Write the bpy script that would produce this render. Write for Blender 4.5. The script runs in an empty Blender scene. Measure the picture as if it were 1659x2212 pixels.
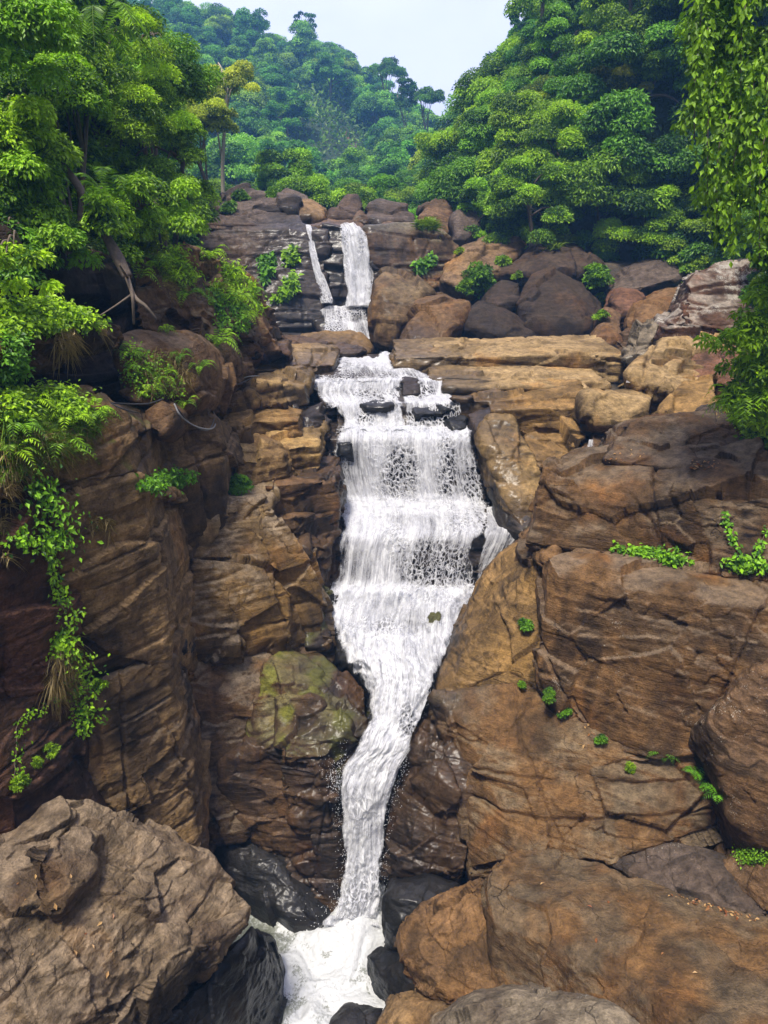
import bpy, bmesh, math
import numpy as np
from mathutils import Vector, Euler
from mathutils.bvhtree import BVHTree

R = math.radians
SC = bpy.context.scene
COL = SC.collection

# ------------------------------------------------------------------ camera
CAMZ = 15.5
PITCH = R(20.0)
FPX = 1739.0                      # focal length in pixels of a 1659 x 2212 frame
cam_d = bpy.data.cameras.new('camera')
cam = bpy.data.objects.new('camera', cam_d)
COL.objects.link(cam)
cam.location = (0, 0, CAMZ)
cam.rotation_euler = (R(90) - PITCH, 0, 0)
cam_d.sensor_fit = 'VERTICAL'
cam_d.sensor_height = 24.0
cam_d.lens = 24.0 * FPX / 2212.0
cam_d.clip_start = 0.1
cam_d.clip_end = 3000
SC.camera = cam

# ------------------------------------------------------------------ world, sun, exposure
SUN_EL, SUN_AZ = R(66), R(205)    # azimuth clockwise from +Y: behind the camera, a little left
w = bpy.data.worlds.new('World')
SC.world = w
w.use_nodes = True
nt = w.node_tree
nt.nodes.clear()
wo = nt.nodes.new('ShaderNodeOutputWorld')
bg = nt.nodes.new('ShaderNodeBackground')
sky = nt.nodes.new('ShaderNodeTexSky')
sky.sky_type = 'NISHITA'
sky.sun_disc = False
sky.sun_elevation = SUN_EL
sky.sun_rotation = SUN_AZ
tc = nt.nodes.new('ShaderNodeTexCoord')
mp = nt.nodes.new('ShaderNodeMapping')
mp.inputs['Scale'].default_value = (1.4, 1.4, 3.2)
nz = nt.nodes.new('ShaderNodeTexNoise')
nz.inputs['Scale'].default_value = 1.5
nz.inputs['Detail'].default_value = 5
rmp = nt.nodes.new('ShaderNodeValToRGB')
rmp.color_ramp.elements[0].position = .34
rmp.color_ramp.elements[0].color = (4.6, 4.65, 6.9, 1)
rmp.color_ramp.elements[1].position = .66
rmp.color_ramp.elements[1].color = (6.2, 6.1, 7.5, 1)
# an overcast sky is brighter overhead than near the horizon
sep = nt.nodes.new('ShaderNodeSeparateXYZ')
zr = nt.nodes.new('ShaderNodeMapRange')
zr.inputs['From Min'].default_value = .15
zr.inputs['From Max'].default_value = .9
zr.inputs['To Min'].default_value = 1.0
zr.inputs['To Max'].default_value = 1.2
cl = nt.nodes.new('ShaderNodeVectorMath')
cl.operation = 'SCALE'
nt.links.new(tc.outputs['Generated'], sep.inputs[0])
nt.links.new(sep.outputs['Z'], zr.inputs['Value'])
nt.links.new(rmp.outputs['Color'], cl.inputs[0])
nt.links.new(zr.outputs[0], cl.inputs['Scale'])
mx = nt.nodes.new('ShaderNodeMixRGB')
mx.inputs['Fac'].default_value = .85
nt.links.new(tc.outputs['Generated'], mp.inputs['Vector'])
nt.links.new(mp.outputs['Vector'], nz.inputs['Vector'])
nt.links.new(nz.outputs['Fac'], rmp.inputs['Fac'])
nt.links.new(sky.outputs['Color'], mx.inputs['Color1'])
nt.links.new(cl.outputs[0], mx.inputs['Color2'])
nt.links.new(mx.outputs['Color'], bg.inputs['Color'])
bg.inputs['Strength'].default_value = 0.05
nt.links.new(bg.outputs['Background'], wo.inputs['Surface'])

sd = bpy.data.lights.new('sun', 'SUN')
sd.energy = 1.5
sd.angle = R(11)
sd.color = (1.0, .93, .82)
so = bpy.data.objects.new('sun', sd)
COL.objects.link(so)
so.rotation_euler = (R(90) - SUN_EL, 0, -SUN_AZ + math.pi)
so.location = (0, 0, 60)

SC.view_settings.view_transform = 'Standard'
SC.view_settings.look = 'None'
SC.view_settings.exposure = 2.08
SC.view_settings.gamma = 1.0
SC.cycles.max_bounces = 6
SC.cycles.diffuse_bounces = 3
SC.cycles.glossy_bounces = 2
SC.cycles.transmission_bounces = 3
SC.cycles.volume_bounces = 1
SC.cycles.transparent_max_bounces = 16
SC.cycles.use_denoising = True
SC.cycles.sample_clamp_indirect = 6

# ------------------------------------------------------------------ picture pixel + distance -> point
CP, SP = math.cos(PITCH), math.sin(PITCH)
def ray(px, py):
    u = (px - 829.5) / FPX
    v = (1106.0 - py) / FPX
    return np.array([u, CP + v * SP, v * CP - SP])
def P(px, py, d):
    r = ray(px, py)
    return r / r[1] * d + np.array([0, 0, CAMZ])
def PIX(X):
    x, y, z = X[..., 0], X[..., 1], X[..., 2] - CAMZ
    f = y * CP - z * SP
    return 829.5 + FPX * x / f, 1106.0 - FPX * (y * SP + z * CP) / f

# ------------------------------------------------------------------ numpy noise
_rs = np.random.RandomState(7)
PERM = np.tile(_rs.permutation(4096), 3)
VAL = _rs.rand(4096, 8) * 2 - 1
def hsh(ix, iy, iz):
    return PERM[(PERM[(PERM[ix & 4095] + iy) & 4095] + iz) & 4095]
def vn(p):
    f0 = np.floor(p)
    i = f0.astype(np.int64)
    f = p - f0
    f = f * f * f * (f * (f * 6 - 15) + 10)
    o = np.zeros(len(p))
    for a in (0, 1):
        wa = f[:, 0] if a else 1 - f[:, 0]
        for b in (0, 1):
            wb = wa * (f[:, 1] if b else 1 - f[:, 1])
            for c in (0, 1):
                wc = wb * (f[:, 2] if c else 1 - f[:, 2])
                o += wc * VAL[hsh(i[:, 0] + a, i[:, 1] + b, i[:, 2] + c), 0]
    return o
def fbm(p, n, gain=.5, lac=2.03):
    s, a, t = np.zeros(len(p)), 1., 0.
    p = np.array(p, float)
    for _ in range(n):
        s += a * vn(p)
        t += a
        a *= gain
        p = p * lac + 17.3
    return s / t
def worley(p):
    """nearest-cell id, distance to it, distance gap to the second, offset vector"""
    f0 = np.floor(p)
    i0 = f0.astype(np.int64)
    n = len(p)
    d1 = np.full(n, 9.)
    d2 = np.full(n, 9.)
    cid = np.zeros(n, np.int64)
    off = np.zeros((n, 3))
    for a in (-1, 0, 1):
        for b in (-1, 0, 1):
            for c in (-1, 0, 1):
                h = hsh(i0[:, 0] + a, i0[:, 1] + b, i0[:, 2] + c)
                v = p - (f0 + np.array([a, b, c]) + .5 + .45 * VAL[h, 1:4])
                d = np.sqrt((v * v).sum(1))
                m = d < d1
                d2 = np.where(m, d1, np.minimum(d2, d))
                cid = np.where(m, h, cid)
                off = np.where(m[:, None], v, off)
                d1 = np.where(m, d, d1)
    return cid, d1, d2 - d1, off
def sstep(a, b, x):
    t = np.clip((x - a) / (b - a), 0, 1)
    return t * t * (3 - 2 * t)

# ------------------------------------------------------------------ meshes and objects
def mesh_np(name, V, F, smooth=True):
    """F: (n, 3) or (n, 4) indices"""
    me = bpy.data.meshes.new(name)
    V = np.asarray(V, np.float32)
    F = np.asarray(F, np.int32)
    k = F.shape[1]
    me.vertices.add(len(V))
    me.vertices.foreach_set('co', V.ravel())
    me.loops.add(F.size)
    me.loops.foreach_set('vertex_index', F.ravel())
    me.polygons.add(len(F))
    me.polygons.foreach_set('loop_start', np.arange(0, F.size, k, dtype=np.int32))
    me.update(calc_edges=True)
    me.polygons.foreach_set('use_smooth', np.full(len(F), smooth))
    return me
def attr(me, name, arr, typ='FLOAT'):
    a = me.attributes.new(name, typ, 'POINT')
    arr = np.asarray(arr, np.float32)
    if typ == 'FLOAT':
        a.data.foreach_set('value', arr)
    elif typ == 'FLOAT_COLOR':
        a.data.foreach_set('color', np.concatenate([arr, np.ones((len(arr), 1), np.float32)], 1).ravel())
    elif typ == 'FLOAT_VECTOR':
        a.data.foreach_set('vector', arr.ravel())
def obj(name, me, mat=None, parent=None, loc=None):
    o = bpy.data.objects.new(name, me)
    COL.objects.link(o)
    if mat is not None and me is not None and not me.materials:
        me.materials.append(mat)
    if parent is not None:
        o.parent = parent
    if loc is not None:
        o.location = loc
    return o
def tag(o, label=None, cat=None, group=None, kind=None):
    if label: o['label'] = label
    if cat: o['category'] = cat
    if group: o['group'] = group
    if kind: o['kind'] = kind
    return o
def tube(path, rad, seg=8, cap=True):
    """tapered tube along a path"""
    path = np.asarray(path, float)
    rad = np.broadcast_to(np.asarray(rad, float), (len(path),))
    T = np.gradient(path, axis=0)
    T /= np.linalg.norm(T, axis=1)[:, None] + 1e-9
    ref = np.array([0.31, 0.22, 0.92]) if abs(T[:, 2]).mean() < .8 else np.array([.9, .3, .1])
    A = np.cross(T, ref); A /= np.linalg.norm(A, axis=1)[:, None] + 1e-9
    B = np.cross(T, A)
    th = np.linspace(0, 2 * np.pi, seg, endpoint=False)
    V = (path[:, None, :] + rad[:, None, None] * (np.cos(th)[None, :, None] * A[:, None, :] + np.sin(th)[None, :, None] * B[:, None, :])).reshape(-1, 3)
    n = len(path)
    i, j = np.meshgrid(np.arange(n - 1), np.arange(seg), indexing='ij')
    a = i * seg + j; b = i * seg + (j + 1) % seg
    F = np.stack([a, b, b + seg, a + seg], -1).reshape(-1, 4)
    if cap:
        V = np.concatenate([V, path[:1], path[-1:]])
        j = np.arange(seg)
        c0, c1 = n * seg, n * seg + 1
        e = (n - 1) * seg
        F = np.concatenate([F, np.stack([np.full(seg, c0), (j + 1) % seg, j, j], -1), np.stack([np.full(seg, c1), e + j, e + (j + 1) % seg, e + (j + 1) % seg], -1)])
        # degenerate quads become triangles below
    return V, F
def merge(parts):
    V, F, o = [], [], 0
    for v, f in parts:
        V.append(v); F.append(f + o); o += len(v)
    return np.concatenate(V), np.concatenate(F)
def mesh_mixed(name, V, F, smooth=True):
    """quads in which the last two indices may be equal (triangles)"""
    me = bpy.data.meshes.new(name)
    me.from_pydata([tuple(v) for v in V], [], [tuple(f) if f[2] != f[3] else tuple(f[:3]) for f in F.tolist()])
    me.polygons.foreach_set('use_smooth', np.full(len(me.polygons), smooth))
    me.update()
    return me
def smooth_path(pts, n):
    """Catmull-Rom through points"""
    pts = np.asarray(pts, float)
    q = np.concatenate([2 * pts[:1] - pts[1:2], pts, 2 * pts[-1:] - pts[-2:-1]])
    t = np.linspace(0, len(pts) - 1 - 1e-6, n)
    k = t.astype(int); f = (t - k)[:, None]
    a, b, c, d = q[k], q[k + 1], q[k + 2], q[k + 3]
    return .5 * (2 * b + (c - a) * f + (2 * a - 5 * b + 4 * c - d) * f ** 2 + (3 * b - a - 3 * c + d) * f ** 3)

# ------------------------------------------------------------------ materials
def new_mat(name):
    m = bpy.data.materials.new(name)
    m.use_nodes = True
    m.node_tree.nodes.clear()
    return m, m.node_tree
def N(t, typ, **kw):
    n = t.nodes.new(typ)
    for k, v in kw.items():
        setattr(n, k, v)
    return n
def link(t, a, b): t.links.new(a, b)
def math_n(t, op, a, b=None, c=None, clamp=False):
    n = N(t, 'ShaderNodeMath', operation=op, use_clamp=clamp)
    for k, x in enumerate((a, b, c)):
        if x is None: continue
        if isinstance(x, (int, float)): n.inputs[k].default_value = x
        else: link(t, x, n.inputs[k])
    return n.outputs[0]
def ramp(t, fac, stops, interp='LINEAR'):
    r = N(t, 'ShaderNodeValToRGB')
    r.color_ramp.interpolation = interp
    e = r.color_ramp.elements
    while len(e) < len(stops): e.new(.5)
    for k, (p, c) in enumerate(stops):
        e[k].position = p
        e[k].color = (c, c, c, 1) if isinstance(c, (int, float)) else (*c, 1)
    link(t, fac, r.inputs[0])
    return r.outputs[0]
def mixc(t, fac, a, b, bt='MIX'):
    n = N(t, 'ShaderNodeMixRGB', blend_type=bt)
    for k, x in enumerate((fac, a, b)):
        if isinstance(x, (int, float)): n.inputs[k].default_value = x
        elif isinstance(x, tuple): n.inputs[k].default_value = (*x, 1)
        else: link(t, x, n.inputs[k])
    return n.outputs[0]
def noise(t, vec, scale, detail=4, rough=.55, dist=0.):
    n = N(t, 'ShaderNodeTexNoise')
    n.inputs['Scale'].default_value = scale
    n.inputs['Detail'].default_value = detail
    n.inputs['Roughness'].default_value = rough
    n.inputs['Distortion'].default_value = dist
    link(t, vec, n.inputs['Vector'])
    return n.outputs['Fac']
def scaled(t, vec, s):
    m = N(t, 'ShaderNodeMapping')
    m.inputs['Scale'].default_value = s
    link(t, vec, m.inputs['Vector'])
    return m.outputs['Vector']

def rock_material():
    m, t = new_mat('sandstone')
    out = N(t, 'ShaderNodeOutputMaterial')
    b = N(t, 'ShaderNodeBsdfPrincipled')
    col = N(t, 'ShaderNodeAttribute', attribute_name='col').outputs['Color']
    wet = N(t, 'ShaderNodeAttribute', attribute_name='wet').outputs['Fac']
    lich = N(t, 'ShaderNodeAttribute', attribute_name='lichen').outputs['Fac']
    geo = N(t, 'ShaderNodeNewGeometry')
    pos = geo.outputs['Position']
    n1 = noise(t, pos, 5.0, 6, .65)
    n2 = noise(t, scaled(t, pos, (22, 22, 30)), 1.0, 4, .7)
    n3 = noise(t, scaled(t, pos, (3, 3, .35)), 1.0, 4, .6)
    strat = noise(t, scaled(t, pos, (.8, .8, 11)), 1.0, 5, .65, .4)
    k = ramp(t, n1, [(.28, .48), (.5, 1.0), (.72, 1.55)])
    c = mixc(t, 1.0, col, k, 'MULTIPLY')
    c = mixc(t, .8, c, ramp(t, n2, [(.3, .6), (.5, 1.0), (.72, 1.4)]), 'MULTIPLY')
    c = mixc(t, .6, c, ramp(t, n3, [(.3, .55), (.55, 1.05), (.8, 1.25)]), 'MULTIPLY')
    c = mixc(t, .5, c, ramp(t, strat, [(.3, .6), (.55, 1.0), (.75, 1.3)]), 'MULTIPLY')
    # sparse open cracks
    cv = N(t, 'ShaderNodeTexVoronoi', feature='DISTANCE_TO_EDGE')
    cv.inputs['Scale'].default_value = 1.0
    wn_ = N(t, 'ShaderNodeTexNoise'); wn_.inputs['Scale'].default_value = 1.7; wn_.inputs['Detail'].default_value = 5
    link(t, pos, wn_.inputs['Vector'])
    link(t, scaled(t, mixc(t, .55, pos, wn_.outputs['Color'], 'ADD'), (.75, .75, 1.5)), cv.inputs['Vector'])
    crk = math_n(t, 'MULTIPLY', ramp(t, cv.outputs['Distance'], [(.0, 1.), (.011, 0.)]), ramp(t, noise(t, pos, .55, 3, .6), [(.53, 0.), (.62, 1.)]))
    # pale lichen: crusty patches of uneven size
    l1 = noise(t, pos, 3.2, 6, .75)
    l2 = noise(t, pos, 34, 4, .7)
    sp = ramp(t, math_n(t, 'ADD', math_n(t, 'ADD', math_n(t, 'MULTIPLY', l1, .62), math_n(t, 'MULTIPLY', l2, .75)), math_n(t, 'MULTIPLY', lich, .24)), [(.885, 0.), (.93, 1.)])
    c = mixc(t, math_n(t, 'MULTIPLY', math_n(t, 'MULTIPLY', sp, ramp(t, lich, [(.05, 0.), (.25, 1.)])), .85), c, (.46, .44, .38))
    c = mixc(t, math_n(t, 'MULTIPLY', wet, .75), c, mixc(t, 1.0, c, (.20, .19, .18), 'MULTIPLY'))
    link(t, c, b.inputs['Base Color'])
    wn = math_n(t, 'MULTIPLY', wet, ramp(t, n1, [(.35, .55), (.6, 1.0)]))
    r = math_n(t, 'SUBTRACT', .74, math_n(t, 'MULTIPLY', wn, .24))
    link(t, r, b.inputs['Roughness'])
    b.inputs['Specular IOR Level'].default_value = .25
    link(t, math_n(t, 'MULTIPLY', wn, .45), b.inputs['Coat Weight'])
    b.inputs['Coat Roughness'].default_value = .2
    b.inputs['Coat IOR'].default_value = 1.4
    bp = N(t, 'ShaderNodeBump')
    link(t, math_n(t, 'SUBTRACT', 1.0, math_n(t, 'MULTIPLY', wet, .45)), bp.inputs['Strength'])
    bp.inputs['Distance'].default_value = .10
    h = math_n(t, 'ADD', math_n(t, 'MULTIPLY', crk, -.5), math_n(t, 'MULTIPLY', n1, .8))
    h = math_n(t, 'ADD', h, math_n(t, 'ADD', math_n(t, 'MULTIPLY', n2, .45), math_n(t, 'MULTIPLY', strat, .6)))
    link(t, h, bp.inputs['Height'])
    link(t, bp.outputs[0], b.inputs['Normal'])
    bp2 = N(t, 'ShaderNodeBump')
    bp2.inputs['Strength'].default_value = .3
    bp2.inputs['Distance'].default_value = .05
    link(t, n1, bp2.inputs['Height'])
    link(t, bp2.outputs[0], b.inputs['Coat Normal'])
    link(t, b.outputs[0], out.inputs[0])
    return m
M_ROCK = rock_material()

def leaf_material(name, dark, light, trans=.3, rough=.5, var=.5):
    m, t = new_mat(name)
    out = N(t, 'ShaderNodeOutputMaterial')
    oi = N(t, 'ShaderNodeObjectInfo')
    geo = N(t, 'ShaderNodeNewGeometry')
    cv = N(t, 'ShaderNodeAttribute', attribute_name='cv').outputs['Fac']
    f = math_n(t, 'ADD', cv, math_n(t, 'MULTIPLY', math_n(t, 'SUBTRACT', geo.outputs['Random Per Island'], .5), var), clamp=True)
    c = mixc(t, f, dark, light)
    c = mixc(t, 1.0, c, oi.outputs['Color'], 'MULTIPLY')
    b = N(t, 'ShaderNodeBsdfPrincipled')
    link(t, c, b.inputs['Base Color'])
    b.inputs['Roughness'].default_value = rough
    b.inputs['Specular IOR Level'].default_value = .35
    tr = N(t, 'ShaderNodeBsdfTranslucent')
    link(t, mixc(t, 1.0, c, (1.25, 1.3, .55), 'MULTIPLY'), tr.inputs['Color'])
    mx = N(t, 'ShaderNodeMixShader')
    mx.inputs[0].default_value = trans
    link(t, b.outputs[0], mx.inputs[1]); link(t, tr.outputs[0], mx.inputs[2])
    link(t, mx.outputs[0], out.inputs[0])
    return m
M_LEAF = leaf_material('leaves', (.018, .066, .008), (.29, .52, .024))
M_GRASS = leaf_material('grass_blades', (.06, .13, .012), (.24, .34, .03), .3)
M_DRY = leaf_material('dry_grass', (.16, .11, .04), (.36, .27, .10), .25)

def simple_mat(name, col, rough=.7, bump=12., var=.35, bdist=.02, spec=.3):
    m, t = new_mat(name)
    out = N(t, 'ShaderNodeOutputMaterial')
    b = N(t, 'ShaderNodeBsdfPrincipled')
    geo = N(t, 'ShaderNodeNewGeometry')
    n = noise(t, geo.outputs['Position'], bump, 5, .6)
    c = mixc(t, 1.0, tuple(col), ramp(t, n, [(.25, 1 - var), (.75, 1 + var)]), 'MULTIPLY')
    link(t, c, b.inputs['Base Color'])
    b.inputs['Roughness'].default_value = rough
    b.inputs['Specular IOR Level'].default_value = spec
    bp = N(t, 'ShaderNodeBump')
    bp.inputs['Distance'].default_value = bdist
    bp.inputs['Strength'].default_value = .7
    link(t, n, bp.inputs['Height'])
    link(t, bp.outputs[0], b.inputs['Normal'])
    link(t, b.outputs[0], out.inputs[0])
    return m
M_BARK = simple_mat('bark', (.13, .10, .075), .85, 14)
M_PALEBARK = simple_mat('pale_bark', (.34, .29, .22), .85, 14)
M_CABLE = simple_mat('cable_rubber', (.03, .03, .032), .45, 30, .2, .003)
M_PALECABLE = simple_mat('pale_hose', (.2, .2, .2), .5, 30, .2, .003)
# ------------------------------------------------------------------ terrain (heights relative to the camera, z = CAMZ + h)
def ipl(x, xs, ys): return np.interp(x, xs, ys)
def h_prof(y):
    return ipl(y, [-40, 10, 14, 15, 16, 17.5, 21, 22.2, 24, 25, 26.5, 30, 36, 40, 42.2, 43.5, 60, 90, 500],
               [-18, -17.6, -17.4, -16.5, -14.5, -13.2, -12.4, -11, -10.4, -8.4, -7.6, -7.0, -6.7, -6.6, -6.2, -2.2, -1.2, .5, 8])
def x_left(y): return ipl(y, [0, 11, 14, 18, 22, 27, 32, 38, 50, 70, 110, 200], [-7.5, -7.8, -8.2, -8.0, -8.2, -8.6, -9.6, -11.0, -14.5, -23, -45, -90])
def z_left(y): return ipl(y, [0, 11, 18, 27, 38, 60, 110], [-6, -5.5, -4.0, -2.5, -1.2, 0, 1])
def x_right(y): return ipl(y, [0, 12, 18, 22, 27, 34, 41, 44.5, 47.5, 52, 60, 90, 120, 150, 250], [8.2, 9.0, 9.6, 11, 13.6, 16.5, 18.0, 15.5, 8.2, 6.2, 5.2, 7.0, 10, 16, 60])
def z_right(y): return ipl(y, [0, 12, 18, 27, 34, 43, 50, 60, 120], [-8, -7, -6, -5, -3, -2, -.8, 0, 3])
def h_far(x): return ipl(x, [-200, -120, -60, -30, -10, 2, 15, 40, 200], [44, 43, 40, 35, 29, 20, 8, 6, 6])
def softcap(h, c): return c - np.log1p(np.exp(np.clip((c - h) * .25, -40, 40))) / .25
def terrain_h(x, y):
    x = np.asarray(x, float); y = np.asarray(y, float)
    q = np.stack([x, y, np.zeros_like(x)], -1).reshape(-1, 3)
    n = (fbm(q * .09, 3) * 2.2 + fbm(q * .35 + 9, 2) * .5).reshape(x.shape)
    p = h_prof(y)
    dl = x_left(y) - x
    kl = ipl(y, [0, 40, 55, 80, 120], [4.5, 4.2, 2.0, 1.0, .7])
    l = z_left(y) + np.where(dl > 0, kl * dl, 3.2 * dl) + n * np.clip(dl * .4, 0, 1)
    l = softcap(l, 34)
    dr = x - x_right(y)
    kr = ipl(y, [0, 30, 45, 60, 120], [2.4, 1.7, 1.4, 1.15, .95])
    r = z_right(y) + np.where(dr > 0, kr * dr, 3.2 * dr) + n * np.clip(dr * .4, 0, 1)
    r = softcap(r, 34)
    t = np.clip((y - 82) / 130, 0, 1)
    f = -4 + (h_far(x) + 4) * (t * t * (3 - 2 * t)) + n * 1.3 * np.clip((y - 80) / 20, 0, 1)
    f = np.where(y < 80, -40 + 0 * f, f)
    f = np.where(y > 215, f - (y - 215) * .25, f)
    return np.maximum(np.maximum(p, l), np.maximum(r, f))
def terrain_kind(x, y):
    """which slope: 0 river bed, 1 left, 2 right, 3 far"""
    e = 1e-3
    h = terrain_h(x, y)
    dl = x_left(y) - x; dr = x - x_right(y)
    k = np.where(dl > 0, 1, np.where(dr > -np.where(y > 38, 1.0, 0), 2, 0))
    t = np.clip((y - 82) / 130, 0, 1)
    f = -4 + (h_far(x) + 4) * (t * t * (3 - 2 * t))
    return np.where((f > h - 3.2) & (y > 84), 3, k)

def build_terrain():
    gx = np.concatenate([np.linspace(-160, -90, 20)[:-1], np.linspace(-90, -26, 60)[:-1], np.linspace(-26, 26, 150)[:-1], np.linspace(26, 90, 60)[:-1], np.linspace(90, 160, 20)])
    gy = np.concatenate([np.linspace(-40, 8, 16)[:-1], np.linspace(8, 60, 180)[:-1], np.linspace(60, 230, 120)[:-1], np.linspace(230, 262, 12)])
    X, Y = np.meshgrid(gx, gy)
    Z = terrain_h(X, Y) + CAMZ
    V = np.stack([X, Y, Z], -1).reshape(-1, 3)
    nx, ny = len(gx), len(gy)
    i, j = np.meshgrid(np.arange(ny - 1), np.arange(nx - 1), indexing='ij')
    a = (i * nx + j).ravel()
    F = np.stack([a, a + 1, a + nx + 1, a + nx], -1)
    me = mesh_np('terrain', V, F)
    dl = x_left(V[:, 1]) - V[:, 0]; dr = V[:, 0] - x_right(V[:, 1])
    g = np.clip(np.maximum(np.maximum(dl, dr), V[:, 1] - 60) / 1.5, 0, 1)
    attr(me, 'green', g)
    m, t = new_mat('forest_soil')
    out = N(t, 'ShaderNodeOutputMaterial')
    b = N(t, 'ShaderNodeBsdfPrincipled')
    geo = N(t, 'ShaderNodeNewGeometry')
    n1 = noise(t, geo.outputs['Position'], 1.2, 6, .7)
    gr = N(t, 'ShaderNodeAttribute', attribute_name='green').outputs['Fac']
    c1 = ramp(t, n1, [(.3, (.03, .024, .018)), (.7, (.10, .075, .05))])
    c2 = ramp(t, n1, [(.3, (.010, .022, .006)), (.7, (.03, .06, .012))])
    link(t, mixc(t, gr, c1, c2), b.inputs['Base Color'])
    b.inputs['Roughness'].default_value = .9
    bp = N(t, 'ShaderNodeBump'); bp.inputs['Distance'].default_value = .3
    link(t, n1, bp.inputs['Height']); link(t, bp.outputs[0], b.inputs['Normal'])
    link(t, b.outputs[0], out.inputs[0])
    o = obj('terrain', me, m)
    tag(o, 'gorge floor and forested valley slopes under everything', 'terrain', None, 'structure')
build_terrain()

# ------------------------------------------------------------------ water course (px_left, px_right, py, distance, foam, relief)
CASC = {
 'chute': [(712, 1028, 1278, 21.35, 1.1), (708, 1022, 1310, 20.9, .85), (712, 1004, 1350, 20.1, .85), (722, 985, 1390, 19.2, 1.0), (745, 962, 1430, 18.3, 1.0), (784, 945, 1470, 17.6, 1.05), (798, 934, 1495, 17.3, 1.05), (800, 906, 1560, 16.6, 1.0), (772, 894, 1610, 16.1, 1.0), (742, 868, 1650, 15.85, .95), (728, 848, 1700, 15.6, .92),
         (738, 834, 1760, 15.4, .9), (744, 826, 1850, 15.05, .9), (734, 824, 1930, 14.7, .95), (716, 818, 1985, 14.4, 1.05), (692, 830, 2015, 14.1, 1.1)],
 'side_curtain': [(1052, 1072, 1094, 24.0, .9), (1050, 1100, 1116, 23.3, .75), (1046, 1130, 1138, 22.8, .7), (1040, 1128, 1152, 22.5, .65), (1036, 1122, 1166, 22.3, .55), (1026, 1100, 1200, 22.0, .42), (1022, 1068, 1240, 21.8, .45), (1018, 1040, 1280, 21.5, .7)],
 'lower_shelf': [(728, 1052, 1086, 24.25, 1.1), (728, 1058, 1100, 23.9, 1.0), (727, 1062, 1120, 23.2, .85), (727, 1064, 1140, 22.7, .8), (726, 1062, 1152, 22.4, .8), (725, 1056, 1164, 22.2, .75), (722, 1042, 1200, 22.0, .6), (720, 1034, 1250, 21.7, .58), (714, 1030, 1276, 21.5, .95), (710, 1028, 1290, 21.2, 1.1)],
 'main_curtain': [(728, 1012, 922, 25.8, 1.1), (724, 1018, 932, 25.4, .95), (722, 1022, 940, 25.0, .9), (712, 1030, 950, 24.85, .8), (704, 1040, 985, 24.7, .66), (706, 1047, 1030, 24.55, .6), (722, 1052, 1070, 24.4, .66), (728, 1055, 1090, 24.2, 1.1), (728, 1056, 1100, 24.0, 1.1)],
 'step_low': [(716, 880, 868, 26.5, 1.0), (720, 882, 876, 26.3, .8), (728, 884, 905, 26.0, .75), (730, 884, 926, 25.7, 1.1), (726, 890, 934, 25.3, 1.1)],
 'step_low_right': [(868, 1004, 866, 26.7, .9), (868, 1008, 875, 26.4, .6), (866, 1012, 900, 26.1, .55), (868, 1014, 922, 25.8, .85), (868, 1018, 934, 25.3, 1.1)],
 'step_mid': [(676, 872, 820, 28.4, .9), (664, 872, 832, 27.9, .7), (668, 868, 850, 27.5, .65), (692, 868, 866, 27.0, .85), (706, 872, 880, 26.4, 1.1)],
 'step_mid_right': [(858, 962, 818, 28.6, .9), (862, 968, 826, 28.2, .65), (862, 972, 846, 27.8, .65), (862, 984, 858, 27.2, 1.0), (864, 1000, 872, 26.5, 1.0)],
 'upper_stream': [(712, 842, 768, 33.6, .9), (722, 848, 777, 32.2, .95), (730, 862, 786, 31.2, .9), (680, 905, 798, 30.2, .9), (652, 948, 812, 29.1, .7), (656, 962, 824, 28.3, .75)],
 'head_fall': [(822, 842, 762, 33.3, 1.1), (816, 846, 775, 32.5, 1.1), (806, 852, 790, 31.3, 1.1)],
 'thin_fall': [(660, 671, 484, 42.4, 1.2), (663, 675, 500, 42.0, 1.1), (668, 682, 540, 41.7, 1.0), (676, 694, 580, 41.4, .8), (686, 710, 620, 41.1, .66), (690, 722, 656, 40.8, .58)],
 'twin_fall': [(732, 770, 493, 42.4, 1.1), (734, 790, 502, 42.0, 1.0), (739, 800, 540, 41.7, .8), (743, 806, 580, 41.5, .8), (746, 810, 630, 41.1, .85), (740, 812, 664, 40.8, 1.05)],
 'apron': [(680, 806, 660, 41.2, .75), (684, 807, 672, 40.6, .62), (686, 808, 690, 40.1, .62), (690, 808, 694, 39.8, .8), (694, 809, 712, 39.2, .65), (704, 810, 732, 38.6, .8)],
}
WPTS = []
for rows in CASC.values():
    for (a, b, y, d, f) in rows:
        for s in np.linspace(0, 1, 7):
            WPTS.append(P(a + (b - a) * s, y, d))
for px, py, d in [(700, 2050, 13.6), (640, 2080, 13.2), (760, 2100, 13.0), (650, 2180, 12.2), (760, 2170, 12.3), (620, 1985, 14.5), (580, 1960, 14.7), (560, 2212, 11.8)]:
    WPTS.append(P(px, py, d))
WPTS = np.array(WPTS)

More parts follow.
